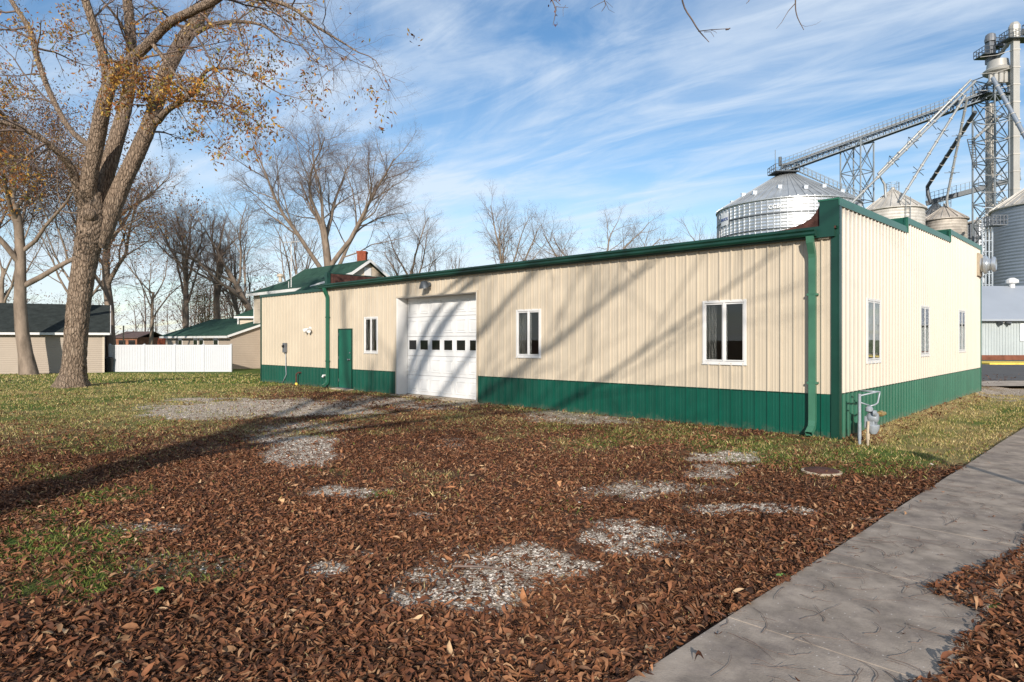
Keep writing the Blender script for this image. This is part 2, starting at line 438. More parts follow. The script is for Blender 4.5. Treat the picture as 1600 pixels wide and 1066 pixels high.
def fields(x, y):
    x = np.asarray(x, dtype=float); y = np.asarray(y, dtype=float)
    px, py = to_px(x, y)
    w = (fbm(x, y, .9, 4, 21)-.5)*2.2
    g = blob(GRAVEL, px, py, w*1.0+(fbm(x, y, 4.5, 3, 88)-.5)*1.3, x, y)*(y < 40)
    gr = blob(GREEN, px, py, w, x, y)
    st = blob(STRAW, px, py, (fbm(x, y, .7, 4, 77)-.5)*2.4, x, y)
    lawn_l = sst(735, 625, py)*sst(560, 260, px)*(y > 0)
    far = sst(24, 34, y)
    gr = np.maximum(gr, np.maximum(far*.8, lawn_l*np.clip(.55+w*.5, 0, 1)))
    base_ = sst(1.6, .2, -(y-CY)*.72-(x-CX)*.694)*((x-CX)*-.72+(y-CY)*.694 > 0)*np.clip(.6+w*.7, 0, 1)
    gr = np.maximum(gr, base_*.6)
    st = np.maximum(st, np.maximum(far*.3, np.maximum(lawn_l*.85, base_*.6)))
    dx, dy = x-CX, y-CY
    s = dx*-.72+dy*.694; t = dx*.694+dy*.72
    lawn_r = sst(-.2, -.6, s)*sst(-1.9, -.6, t+fbm(x, y, 1.2, 2, 3)*.5)*(s > -2.6)
    st = np.maximum(st, lawn_r*np.clip(.75+w*.3, 0, 1)); gr = np.maximum(gr, lawn_r*np.clip(.45+w*.45, 0, 1))
    g = np.clip(g*(.5+1.1*fbm(x, y, 2.6, 4, 205)), 0, 1)*(1-.8*gr*(g < .6))
    leaf = 1-.80*np.clip(g*1.2, 0, 1)
    leaf = leaf*(1-.62*gr)*(1-.5*st)
    mid = sst(5.5, 12, y)*np.clip((fbm(x, y, .8, 4, 123)-.42)*3.2, 0, 1)
    leaf = leaf*(1-.96*lawn_r)*(1-.72*lawn_l)*(1-.6*mid)
    st = np.maximum(st, mid*.6); gr = np.maximum(gr, mid*.4)
    bare = np.clip((fbm(x, y, 1.5, 4, 321)-.56)*5, 0, 1)*(1-far); leaf = leaf*(1-.6*bare)
    leaf = leaf*(1-.85*far)
    return g, gr, st, np.clip(leaf, 0, 1), s, t

# ------------------------------------------------------------------ ground
def grid_axis(a, b, d, lo, hi):
    mid = list(np.arange(a, b+d/2, d)); up = []; v = mid[-1]; st_ = d
    while v < hi: st_ *= 1.16; v += st_; up.append(v)
    dn = []; v = mid[0]; st_ = d
    while v > lo: st_ *= 1.16; v -= st_; dn.append(v)
    return np.array(dn[::-1]+mid+up)
gx = grid_axis(-16, 13, .07, -2500, 2500); gy = grid_axis(1.5, 27, .07, -400, 3500)
GX, GY = np.meshgrid(gx, gy)
fx, fy = GX.ravel(), GY.ravel()
g_, gr_, st_, lf_, s_, t_ = fields(fx, fy)
Z = gz(fx, fy) + .018*(fbm(fx, fy, 4, 3, 9)-.5)*lf_*(np.abs(fx) < 30)
nx, ny = len(gx), len(gy)
idx = np.arange(nx*ny).reshape(ny, nx)
F = np.stack([idx[:-1, :-1], idx[:-1, 1:], idx[1:, 1:], idx[1:, :-1]], -1).reshape(-1, 4)
def ground_mat():
    m = bpy.data.materials.new('ground_cover'); m.use_nodes = True
    t = m.node_tree; b = t.nodes['Principled BSDF']; b.inputs['Roughness'].default_value = .95; b.inputs['Specular IOR Level'].default_value = .1
    L = t.links.new
    c = t.nodes.new('ShaderNodeTexCoord')
    def noise(sc, det=6, ro=.6):
        n = t.nodes.new('ShaderNodeTexNoise'); n.inputs['Scale'].default_value = sc; n.inputs['Detail'].default_value = det; n.inputs['Roughness'].default_value = ro
        L(c.outputs['Object'], n.inputs[0]); return n.outputs[0]
    def ramp3(v, cols):
        r = t.nodes.new('ShaderNodeValToRGB'); e = r.color_ramp.elements
        e[0].position, e[0].color = cols[0][0], (*cols[0][1], 1); e[1].position, e[1].color = cols[-1][0], (*cols[-1][1], 1)
        for p_, k in cols[1:-1]: x = e.new(p_); x.color = (*k, 1)
        L(v, r.inputs[0]); return r.outputs[0]
    def mixc(f, a, b_):
        x = t.nodes.new('ShaderNodeMix'); x.data_type = 'RGBA'; L(f, x.inputs[0]); L(a, x.inputs[6]); L(b_, x.inputs[7]); return x.outputs[2]
    a = t.nodes.new('ShaderNodeAttribute'); a.attribute_name = 'cover'
    s_ = t.nodes.new('ShaderNodeSeparateColor'); L(a.outputs['Color'], s_.inputs[0])
    fine = noise(22, 8, .7); med = noise(5, 8, .65); tiny = noise(60, 4, .7)
    dirt = ramp3(fine, [(.3, (.035, .020, .014)), (.5, (.095, .048, .03)), (.72, (.19, .10, .062))])
    green = ramp3(tiny, [(.3, (.035, .06, .014)), (.55, (.10, .145, .03)), (.75, (.19, .22, .06))])
    straw = ramp3(fine, [(.3, (.15, .10, .045)), (.55, (.36, .27, .12)), (.75, (.50, .40, .20))])
    v = t.nodes.new('ShaderNodeTexVoronoi'); v.inputs['Scale'].default_value = 75; L(c.outputs['Object'], v.inputs[0])
    vs = t.nodes.new('ShaderNodeSeparateColor'); L(v.outputs['Color'], vs.inputs[0])
    grav = ramp3(vs.outputs[0], [(.25, (.15, .10, .065)), (.5, (.36, .285, .21)), (.9, (.68, .59, .48))])
    def soft(val, f, w=.25):
        # the cover edge breaks up on fine noise
        ad = t.nodes.new('ShaderNodeMath'); ad.operation = 'ADD'; L(val, ad.inputs[0])
        su = t.nodes.new('ShaderNodeMath'); su.operation = 'MULTIPLY_ADD'; L(f, su.inputs[0]); su.inputs[1].default_value = 1.1; su.inputs[2].default_value = -.55
        L(su.outputs[0], ad.inputs[1])
        mr = t.nodes.new('ShaderNodeMapRange'); mr.inputs[1].default_value = .5-w; mr.inputs[2].default_value = .5+w; L(ad.outputs[0], mr.inputs[0])
        return mr.outputs[0]
    o = mixc(soft(s_.outputs[2], med), dirt, straw)
    o = mixc(soft(s_.outputs[1], fine), o, green)
    o = mixc(soft(s_.outputs[0], fine, .42), o, grav)
    L(o, b.inputs['Base Color'])
    bp = t.nodes.new('ShaderNodeBump'); bp.inputs['Strength'].default_value = .8; bp.inputs['Distance'].default_value = .03
    L(fine, bp.inputs['Height']); L(bp.outputs[0], b.inputs['Normal'])
    return m
cov = np.stack([g_, gr_, st_], 1)
cov[fy < 1.5] = [0, .3, .2]
ground = np_mesh('ground', np.stack([fx, fy, Z], 1), F, ground_mat(), smooth=True, attrs={'cover': cov})
tag(ground, kind='structure')

# ------------------------------------------------------------------ sidewalk: poured slabs with joints
def walk_mat():
    m = mat('worn_concrete_walk', (.33, .275, .225), .9, .15, var=.28, vscale=4, bump=.7, bscale=90)
    t = m.node_tree; b = t.nodes['Principled BSDF']
    src = b.inputs['Base Color'].links[0].from_socket
    c = t.nodes.new('ShaderNodeTexCoord')
    v = t.nodes.new('ShaderNodeTexVoronoi'); v.inputs['Scale'].default_value = 30; t.links.new(c.outputs['Object'], v.inputs[0])
    r = t.nodes.new('ShaderNodeMapRange'); r.inputs[1].default_value = .10; r.inputs[2].default_value = .16; r.inputs[3].default_value = 1; r.inputs[4].default_value = 0
    t.links.new(v.outputs['Distance'], r.inputs[0])
    sc = t.nodes.new('ShaderNodeSeparateColor'); t.links.new(v.outputs['Color'], sc.inputs[0])
    gt = t.nodes.new('ShaderNodeMath'); gt.operation = 'GREATER_THAN'; gt.inputs[1].default_value = .72; t.links.new(sc.outputs[0], gt.inputs[0])
    mu = t.nodes.new('ShaderNodeMath'); mu.operation = 'MULTIPLY'; t.links.new(r.outputs[0], mu.inputs[0]); t.links.new(gt.outputs[0], mu.inputs[1])
    mx = t.nodes.new('ShaderNodeMix'); mx.data_type = 'RGBA'; mx.inputs[7].default_value = (.55, .50, .45, 1)
    t.links.new(mu.outputs[0], mx.inputs[0]); t.links.new(src, mx.inputs[6])
    # dark blotches
    n = t.nodes.new('ShaderNodeTexNoise'); n.inputs['Scale'].default_value = 2.2; n.inputs['Detail'].default_value = 9; n.inputs['Roughness'].default_value = .7; t.links.new(c.outputs['Object'], n.inputs[0])
    r2 = t.nodes.new('ShaderNodeMapRange'); r2.inputs[1].default_value = .47; r2.inputs[2].default_value = .72; r2.inputs[4].default_value = .75; t.links.new(n.outputs[0], r2.inputs[0])
    m2 = t.nodes.new('ShaderNodeMix'); m2.data_type = 'RGBA'; m2.inputs[7].default_value = (.11, .09, .085, 1)
    t.links.new(r2.outputs[0], m2.inputs[0]); t.links.new(mx.outputs[2], m2.inputs[6]); t.links.new(m2.outputs[2], b.inputs['Base Color'])
    return m
M['asphalt_dark'] = mat('joint_dirt', (.04, .03, .022), .95, .05)
M['walk'] = walk_mat()
for _n in M['walk'].node_tree.nodes:
    if _n.type == 'BUMP': _n.inputs['Distance'].default_value = .0035
wd = Vector((.712, .702, 0)).normalized(); wp = Vector((wd.y, -wd.x, 0))     # along / to the right of the walk
w0 = Vector((.62, 3.10, 0))                                                   # a point on its left edge
WW = 1.03
mb = MB(); a = -6.2; k = 0
while a < 30:
    L_ = 1.42
    jag = rnd.uniform(-.006, .006); tz = .035+rnd.uniform(-.001, .001)
    mb.box(w0+wd*a+wp*jag+UZ*(tz-.15), wd*(L_-.007), wp*(WW+rnd.uniform(-.01, .01)), UZ*.15)
    a += L_
jf = MB(); jf.box(w0+wd*-6.2+wp*.01-UZ*.1, wd*36, wp*(WW-.02), UZ*.122); tag(jf.build('sidewalk_joints', M['asphalt_dark']), kind='structure')
walk = mb.build('sidewalk', M['walk'], bevel=.004); tag(walk, kind='structure')
def on_walk(x, y, m=0.0):
    dx, dy = x-w0.x, y-w0.y
    q = dx*wp.x+dy*wp.y
    return (q > m) & (q < WW-m)

# street and gravel shoulder beyond the building
rd = Vector((.9985, .055, 0)); rn = Vector((-.055, .9985, 0))
def strip(name, y0, y1, x0, x1, z, m, th=.0):
    n = 60; V = []; 
    for i in range(n+1):
        x = x0+(x1-x0)*i/n
        for j in range(5):
            y = y0+(y1-y0)*j/4
            V.append((x, y+x*.055, z))
    F_ = [(i*5+j, (i+1)*5+j, (i+1)*5+j+1, i*5+j+1) for i in range(n) for j in range(4)]
    o = np_mesh(name, V, F_, m); return tag(o, kind='structure')
strip('street', 24.6, 49, 14, 140, .012, M['asphalt'])
strip('street_shoulder', 21.8, 24.6, 14.5, 120, .006, mat('pale_gravel_shoulder', (.44, .37, .30), .95, .1, var=.25, vscale=2, bump=.5, bscale=30))
mb = MB(); mb.box((31.5, 42.2, -.05), Vector((60, -3, 0)), Vector((0, 3.6, 0)), UZ*.17); mb.box((29.5, 44.6, -.05), Vector((2.0, -.1, 0)), Vector((0, 1.2, 0)), UZ*.17)
tag(mb.build('kerb', M['yellow'], bevel=.03), kind='structure')

# ------------------------------------------------------------------ ribbed steel panels
PITCH = .2286
PROF = [(0, 0), (.012, .026), (.034, .026), (.046, 0), (.098, 0), (.103, .0055), (.113, .0055), (.118, 0), (.155, 0), (.160, .0055), (.170, .0055), (.175, 0)]
def prof_between(a, b, phase=0.0):
    out = []
    k = math.floor((a-phase)/PITCH)-1
    pts = []
    while phase+k*PITCH < b+PITCH:
        pts += [(phase+k*PITCH+x, h) for x, h in PROF]; k += 1
    def h_at(x):
        for (x0, h0), (x1, h1) in zip(pts, pts[1:]):
            if x0 <= x <= x1: return h0+(h1-h0)*(x-x0)/max(1e-9, x1-x0)
        return 0
    out = [(a, h_at(a))]+[p for p in pts if a+1e-5 < p[0] < b-1e-5]+[(b, h_at(b))]
    return out
def ribwall(mb, Pf, a, b, zlo, zhi, openings=(), phase=0.0):
    """Pf(s, out, z); openings: (s0, s1, z0, z1)"""
    cuts = sorted({a, b} | {c for o in openings for c in o[:2] if a < c < b})
    for c0, c1 in zip(cuts, cuts[1:]):
        mid = (c0+c1)/2; spans = [(zlo, zhi)]
        for o in openings:
            if o[0] < mid < o[1]:
                ns = []
                for lo, hi in spans:
                    l0, h0 = lo(mid), hi(mid)
                    if o[3] <= l0 or o[2] >= h0: ns.append((lo, hi)); continue
                    if o[2] > l0: ns.append((lo, lambda s, q=o[2]: q))
                    if o[3] < h0: ns.append((lambda s, q=o[3]: q, hi))
                spans = ns
        pr = prof_between(c0, c1, phase)
        for lo, hi in spans:
            vs = []; fs = []
            for x, h in pr: vs += [Pf(x, h, lo(x)), Pf(x, h, hi(x))]
            for i in range(len(pr)-1): fs.append((2*i, 2*i+2, 2*i+3, 2*i+1))
            mb.add(vs, fs)

# ------------------------------------------------------------------ the main building
B = empty('metal_building', P(8, 5, 0), 'long low cream steel building with green base band, white overhead door and stepped parapet', 'building')
SE, SF = 21.45, 16.35                        # far end of the side extension, end of the main block
TE = 14.2
PL = lambda s, h, z: P(s, -h, z)             # long side, ribs out towards the yard
PG = lambda t, h, z: P(-h, t, z)             # front (right) side
band = lambda s: .735-.0033*s
GZ0 = -.02
zero = lambda s: GZ0
EAVE = lambda s: 3.44
# openings on the long side
def win(px0, px1, py0, py1, Sf, Zf): 
    a, b = sorted((Sf(px0), Sf(px1))); m = (px0+px1)/2
    return (a, b, Zf(m, py1), Zf(m, py0))
WL = [win(1099.5, 1165.5, 470.5, 567.5, S_of, ZL), win(808, 845, 484.5, 557.5, S_of, ZL), win(570, 590.5, 496, 551, S_of, ZL)]
WG = [win(1354, 1375, 468.5, 565, T_of, ZG), win(1437.5, 1451.5, 478.5, 555, T_of, ZG), win(1497.5, 1507.5, 485, 549, T_of, ZG)]
sG0, sG1 = S_of(745), S_of(621.5); zG = 2.90
sD0, sD1 = S_of(551), S_of(529.5); zD = 2.02
OPEN = [w for w in WL]+[(sG0, sG1, -1, zG), (sD0, sD1, -1, zD)]
cw = MB(); ribwall(cw, PL, .10, SF-.02, band, EAVE, OPEN); ribwall(cw, PL, SF-.02, SE, band, lambda s: 3.36, OPEN)
cw.build('side_wall', M['cream'], B)
for a_, b_ in ((.10, sG0), (sG1, sD0), (sD1, SE)):
    gw = MB(); ribwall(gw, PL, a_, b_, zero, lambda s: band(s)-.004, OPEN); gw.build('side_base_band', M['green'], B)
def PTOP(t): return 3.985+.02*t if t < 4.51 else (4.28+.022*(t-4.51) if t < 9.15 else 4.60+.014*(t-9.15))
cg = MB()
for a_, b_ in ((.06, 4.51), (4.51, 9.15), (9.15, TE)):
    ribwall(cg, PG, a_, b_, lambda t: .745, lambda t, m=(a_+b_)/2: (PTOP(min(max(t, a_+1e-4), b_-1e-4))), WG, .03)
cg.build('front_wall', M['cream_sunlit'], B)
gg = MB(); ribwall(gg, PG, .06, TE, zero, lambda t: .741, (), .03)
gg.build('front_base_band', M['green_sunlit'], B)
# blind walls, inner box and roof
mb = MB()
mb.box(P(SE, .03, GZ0), -u1*.0+u2*(TE-.05), u1*-.05, UZ*3.36)          # far end of the extension
mb.box(P(.05, TE, GZ0), u1*(SE-.05), u2*-.05, UZ*3.3)                  # back
mb.build('rear_wall', M['cream'], B)
mb = MB()
mb.add([P(-.0, -.10, 3.50), P(SF+.1, -.10, 3.50), P(SF+.1, TE, 3.95), P(0, TE, 3.95)], [(0, 3, 2, 1)])
mb.add([P(-.0, -.10, 3.54), P(SF+.1, -.10, 3.54), P(SF+.1, TE, 3.99), P(0, TE, 3.99)], [(0, 1, 2, 3)])
mb.add([P(0, -.10, 3.50), P(SF+.1, -.10, 3.50), P(SF+.1, -.10, 3.54), P(0, -.10, 3.54)], [(0, 1, 2, 3)])
mb.box(P(SF+.1, -.02, 3.34), u1*(SE-SF-.12), u2*TE, UZ*.05)
mb.build('roof', M['rust'], B)
mb = MB()
mb.box(P(.03, -.015, 3.37), u1*(SF+.15), u2*-.09, UZ*.19)              # fascia board
mb.build('fascia', M['green_trim'], B)
# K-style gutter
mb = MB()
gp_ = [(0, 0), (-.085, 0), (-.11, .035), (-.11, .07), (-.135, .10), (-.135, .125), (-.118, .125), (-.10, .10), (0, .10)]
vs = []
for s__ in (.30, SF+.25):
    vs += [P(s__, -.106+x, 3.395+z) for x, z in gp_]
n_ = len(gp_); fs = [(i, i+1, n_+i+1, n_+i) for i in range(n_-1)]+[tuple(range(n_)), tuple(range(n_, 2*n_))[::-1]]
mb.add(vs, fs)
mb.build('gutter', M['green_trim'], B)
# trims
mb = MB()
mb.box(P(.10, .0, -.03), u1*-.13, u2*-.028, UZ*3.43)         # corner, side leg
mb.box(P(-.03, -.028, -.03), u1*-.0+u2*.13, u1*.028, UZ*4.0) # corner, front leg
mb.box(P(.285, .0, 3.401), u1*-.315, u2*-.029, UZ*.60)
mb.build('corner_trim', M['green_trim'], B)
mb = MB(); ribwall(mb, PL, .0, .30, band, lambda s: 3.36, (), .12)
mb2 = MB(); mb2.v = [tuple(Vector(v)-u2*.032) for v in mb.v]; mb2.f = mb.f
mb2 = MB(); mb2.box(P(.29, -.03, 3.345), u1*-.165, u2*-.03, UZ*.03)
mb2.build('corner_filler', M['cream'], B)
# parapet returns and caps
mb = MB()
mb.box(P(.0, .0, 3.45), u1*.28, u2*.05, UZ*.53)
mb.box(P(.28, .05, 3.45), u1*-.04, u2*(TE-.1), UZ*.50)
for t0, z0, z1 in ((4.51, 4.07, 4.30), (9.15, 4.38, 4.61)):
    mb.box(P(.0, t0-.02, z0-.3), u1*.40, u2*.03, UZ*(z1-z0+.28))
mb.build('parapet_return', M['green'], B)
mb = MB()
for a_, b_ in ((-.04, 4.53), (4.49, 9.17), (9.13, TE+.04)):
    za, zb = PTOP(a_+.06), PTOP(b_-.06)
    e = u2*(b_-a_)+UZ*(zb-za)
    mb.box(P(-.03, a_, za-.0), e, u1*.34, UZ*.03)
    mb.box(P(-.018, a_, za-.105), e, u1*-.018, UZ*.105)
for t0, z0, z1 in ((4.51, 4.07, 4.31), (9.15, 4.38, 4.63)):
    mb.box(P(-.045, t0-.02, z0-.10), u1*.10, u2*.06, UZ*(z1-z0+.10))
mb.build('parapet_cap', M['green_sunlit'], B)
mb = MB(); mb.box(P(-.03, TE, -.02), u2*-.10, u1*.03, UZ*4.62); mb.box(P(-.03, TE-.001, -.02), u1*.2, u2*.02, UZ*4.62)
mb.build('corner_trim', M['green_sunlit'], B)
mb = MB()   # brown flashing that climbs from the eave to the parapet
pf = [(.30, 3.56), (.30, 3.93), (.36, 3.82), (.44, 3.73), (.58, 3.66), (.80, 3.60), (1.15, 3.57), (1.15, 3.55)]
vs = [P(a, .02, z) for a, z in pf]+[P(a, .07, z) for a, z in pf]
n_ = len(pf); mb.add(vs, [tuple(range(n_))[::-1], tuple(range(n_, 2*n_))]+[(i, (i+1) % n_, n_+(i+1) % n_, n_+i) for i in range(n_)])
mb.build('flashing', M['rust'], B)
# rear parapet at the far end of the main block
mb = MB(); mb.box(P(SF+.10, .10, 3.5), u1*-.06, u2*(TE-.2), UZ*.44)
for i in range(40): mb.box(P(SF+.04, .2+i*.34, 3.5), u1*-.015, u2*.03, UZ*.43)
mb.build('far_parapet', M['rust'], B)
mb = MB(); mb.box(P(SF+.16, -.02, 3.40), u1*-.16, u2*.13, UZ*.57); mb.box(P(SF+.15, .11, 3.935), u1*-.11, u2*(TE-.2), UZ*.03)
mb.build('far_parapet_cap', M['green_trim'], B)
mb = MB(); mb.box(P(SF+.12, -.03, 3.33), u1*(SE-SF-.10), u2*-.02, UZ*.10); mb.box(P(SF+.12, -.03, 3.415), u1*(SE-SF-.10), u2*.2, UZ*.02)
mb.box(P(SE+.02, .0, -.02), u1*-.09, u2*-.024, UZ*3.36); mb.box(P(SE+.005, -.024, -.02), u1*.016, u2*.1, UZ*3.43)
mb.build('extension_trim', M['green_trim'], B)
# base flashing between cream and green
for a_, b_ in ((.30, sG0), (sG1, sD0), (sD1, SE)):
    mb = MB(); mb.box(P(a_, -.018, band(a_)-.012), u1*(b_-a_)+UZ*(band(b_)-band(a_)), u2*-.006, UZ*.014); mb.build('band_flashing', M['green_trim'], B)
mb = MB(); mb.box(P(-.018, .1, .737), u2*(TE-.2), u1*-.006, UZ*.014); mb.build('band_flashing', M['green_trim'], B)
# concrete footing
mb = MB(); mb.box(P(.05, .02, -.5), u1*(SE-.1), u2*(TE-.1), UZ*.47); mb.box(P(.06, -.01, -.5), u1*-.10, u2*(TE-.0), UZ*.475); mb.box(P(sG0-.1, -.25, -.3), u1*(sG1-sG0+.2), u2*.7, UZ*.315); mb.box(P(sD0-.1, -.3, -.2), u1*(sD1-sD0+.2), u2*.28, UZ*.24)
mb.build('footing', M['concrete'], B, bevel=.01)

def window(o, Pf, parent):
    a, b, z0, z1 = o
    fr = MB(); w = .042; front = Pf is PG; d = .016 if front else .024
    def bx(s0, s1, za, zb, out=d, back=.10):
        p0 = Pf(s0, out, za); p1 = Pf(s1, out, za); q = Pf(s0, -back, za)
        fr.box(p0, p1-p0, q-p0, UZ*(zb-za))
    bx(a-.015, a+w-.01, z0-.018, z1+.018); bx(b-w+.01, b+.015, z0-.018, z1+.018); bx(a+w-.01, b-w+.01, z1-w+.01, z1+.018); bx(a+w-.01, b-w+.01, z0-.018, z0+w-.01)
    m = (a+b)/2; bx(m-.022, m+.022, z0+w-.01, z1-w+.01, d-.001)
    bx(a-.025, b+.025, z0-.034, z0-.018, d+.012)
    f = fr.build('window', M['white'], parent, bevel=.004)
    for k, (s0, s1) in enumerate(((a+w-.01, m-.022), (m+.022, b-w+.01))):
        dep = (.008 if k == 0 else .004) if front else (.006 if k == 0 else -.006)
        sm = MB()                       # sash
        for q0, q1, za, zb in ((s0, s0+.022, z0+.04, z1-.04), (s1-.022, s1, z0+.04, z1-.04), (s0+.022, s1-.022, z1-.062, z1-.04), (s0+.022, s1-.022, z0+.04, z0+.062)):
            p0 = Pf(q0, dep+.01, za); sm.box(p0, Pf(q1, dep+.01, za)-p0, Pf(q0, dep-.02, za)-p0, UZ*(zb-za))
        sm.build('sash', M['white'], f)
        pm = MB(); p0 = Pf(s0, dep+.004, z0+.04); pm.box(p0, Pf(s1, dep+.004, z0+.04)-p0, Pf(s0, dep-.014, z0+.04)-p0, UZ*(z1-z0-.08))
        pm.build('pane', M['clear'] , f)
    cm = MB(); q = (b-(b-a)*.12, b-.02) if Pf is PG else (b-(b-a)*.24, b-.02)
    for k in range(6):
        x0 = q[0]+(q[1]-q[0])*k/6; x1 = q[0]+(q[1]-q[0])*(k+1)/6; o0, o1 = (-.11, -.14) if k % 2 else (-.14, -.11)
        cm.add([Pf(x0, o0, z0), Pf(x1, o1, z0), Pf(x1, o1, z1), Pf(x0, o0, z1)], [(0, 1, 2, 3)])
    cm.build('curtain', M['curtain'], f)
    return f
for w_ in WL: window(w_, PL, B)
for w_ in WG: window(w_, PG, B)

# overhead door
td = .34
gd = empty('overhead_door', P((sG0+sG1)/2, td, 0)); gd.parent = B; gd.location = P((sG0+sG1)/2, td, 0)-Vector(B.location)
jm = MB()
jm.box(P(sG1+.0, -.03, 0), u1*.04, u2*(td+.08), UZ*zG); jm.box(P(sG1-.012, -.02, 0), u1*.012, u2*(td+.03), UZ*zG)
jm.box(P(sG0-.04, -.03, 0), u1*.04, u2*(td+.08), UZ*zG); jm.box(P(sG0-.04, -.03, zG), u1*(sG1-sG0+.08), u2*(td+.08), UZ*.05)
jm.build('jamb', M['white'], gd)
mb = MB(); mb.box(P(sG0-.03, -.045, zG+.0), u1*(sG1-sG0+.06), u2*.025, UZ*.05); mb.box(P(sG0-.03, -.045, .02), u1*-.03, u2*.03, UZ*(zG+.03)); mb.box(P(sG1+.03, -.045, .02), u1*.03, u2*.03, UZ*(zG+.03))
mb.build('door_trim', M['cream'], gd)
nsec = 5; sh = (zG-.02)/nsec; ncol = 7; cwid = .544; DW = ncol*cwid
D0 = 8.47
for k in range(nsec):
    z0 = .02+k*sh; sec = MB()
    wnd = (k == 2)
    sec.box(P(D0, td+.006, z0+.004), u1*DW, u2*.04, UZ*(sh-.008))
    panes = []
    for c in range(ncol):
        a_ = D0+c*cwid+cwid*.12; b_ = D0+(c+1)*cwid-cwid*.12
        if wnd:
            wa, wb = a_+.03, b_-.03; za, zb = z0+sh*.32, z0+sh*.80
            for q in ((wa-.03, wb+.03, za-.03, za), (wa-.03, wb+.03, zb, zb+.03), (wa-.03, wa, za, zb), (wb, wb+.03, za, zb)):
                sec.box(P(q[0], td+.006, q[2]), u1*(q[1]-q[0]), u2*-.014, UZ*(q[3]-q[2]))
            panes.append((wa, wb, za, zb))
        else:
            za, zb = z0+sh*.18, z0+sh*.82
            for q in ((a_, b_, za, za+.022), (a_, b_, zb-.022, zb), (a_, a_+.022, za+.022, zb-.022), (b_-.022, b_, za+.022, zb-.022)):
                sec.box(P(q[0], td+.006, q[2]), u1*(q[1]-q[0]), u2*-.016, UZ*(q[3]-q[2]))
            sec.box(P(a_+.06, td+.006, za+.06), u1*(b_-a_-.12), u2*-.014, UZ*(zb-za-.12))
    sp_ = sec.build('door_section', M['white_door'], gd, bevel=.004)
    for wa, wb, za, zb in panes:
        pm = MB(); pm.box(P(wa, td+.003, za), u1*(wb-wa), u2*-.004, UZ*(zb-za)); pm.build('pane', M['glass'], sp_)
# walk-in door
md = MB(); md.box(P(sD0+.035, .02, .06), u1*(sD1-sD0-.07), u2*-.045, UZ*(zD-.10))
mdo = md.build('entry_door', M['green_door'], B, bevel=.004)
fm = MB()
fm.box(P(sD0, .05, .03), u1*.035, u2*-.09, UZ*(zD-.03)); fm.box(P(sD1, .05, .03), u1*-.035, u2*-.09, UZ*(zD-.03)); fm.box(P(sD0+.035, .05, zD-.035), u1*(sD1-sD0-.07), u2*-.09, UZ*.035)
fm.build('door_frame', M['green_trim'], mdo)
tm_ = MB(); tm_.box(P(sD0+.02, .0, .03), u1*(sD1-sD0-.04), u2*-.10, UZ*.03); tm_.build('threshold', M['grey_metal'], mdo)
hm = MB(); hs_ = sD0+.11
hm.lathe(P(hs_, -.03, 1.0), [(.0, 0), (.028, 0), (.028, .02), (.012, .03), (.012, .055), (.03, .065), (.033, .085), (.02, .1), (0, .1)], 12, -u2)
hm.build('handle', M['grey_metal'], mdo, smooth=True)
hm = MB(); hm.lathe(P(hs_, -.03, 1.22), [(0, 0), (.03, 0), (.03, .015), (.018, .025), (0, .025)], 12, -u2); hm.build('deadbolt', M['grey_metal'], mdo, smooth=True)
for zz_ in (.25, 1.0, 1.78):
    hm = MB(); hm.box(P(sD1-.035, -.026, zz_), u1*-.02, u2*-.014, UZ*.1); hm.build('hinge', M['grey_metal'], mdo)

# downspouts: flat ribbed pipe with elbows
def downspout(s0, top, kick, mname, w=.10, d=.075):
    mb = MB()
    pts = [P(s0, -.20, top), P(s0, -.185, top-.10), P(s0-.0, -.09, top-.28), P(s0, -.075, top-.36), P(s0, -.075, .28), P(s0+.0, -.10, .17), P(s0+kick*.3, -.26, .07)]
    for i, p in enumerate(pts):
        t = (pts[min(i+1, len(pts)-1)]-pts[max(i-1, 0)]).normalized()
        nrm = u1.cross(t).normalized()
        for sx, sy in ((-1, -1), (-.25, -1), (-.18, -.86), (.18, -.86), (.25, -1), (1, -1), (1, 1), (-1, 1)):
            mb.v.append(tuple(p+u1*sx*w/2+nrm*sy*d/2))
        if i:
            b_ = (i-1)*8
            for k in range(8): mb.f.append((b_+k, b_+(k+1) % 8, b_+8+(k+1) % 8, b_+8+k))
    o = mb.build('downspout', M[mname], B)
    for z in (.9, 2.4): m2 = MB(); m2.box(P(s0-w*.75, -.015, z), u1*w*1.5, u2*-.10, UZ*.035); m2.build('strap', M[mname], o)
    return o
M['spout_green'] = mat('faded_green_downspout', (.05, .16, .10), .35, .5, var=.12, vscale=3)
dsp = downspout(S_of(1272), 3.40, 0, 'spout_green', .11, .08)
tag(dsp, 'faded green downspout at the near corner')
downspout(SF-.12, 3.42, 0, 'green_sunlit', .11, .08)

# barn lamp above the overhead door
ls = S_of(672.5); lz = ZL(672, 445)
lmp = MB(); lmp.lathe(P(ls, -.03, lz), [(0, 0), (.07, 0), (.07, .03), (.03, .05), (.0, .05)], 16, -u2)
lo = lmp.build('wall_lamp', M['grey_dark'], B, smooth='auto')
lmp = MB(); lmp.lathe(P(ls, -.22, lz-.05), [(.0, .14), (.04, .135), (.08, .11), (.145, .0), (.16, -.04), (.155, -.04), (.13, .0), (.0, .04)], 20, UZ+u2*-.35)
lmp.tube([P(ls, -.06, lz+.02), P(ls, -.14, lz+.07), P(ls, -.22, lz+.07)], .022)
lmp.build('lamp_shade', M['grey_dark'], lo, smooth='auto')
lmp = MB(); lmp.lathe(P(ls, -.22, lz-.13), [(0, 0), (.05, .01), (.08, .05), (.07, .1), (0, .1)], 14, UZ); lmp.build('lamp_lens', M['galv'], lo, smooth=True)
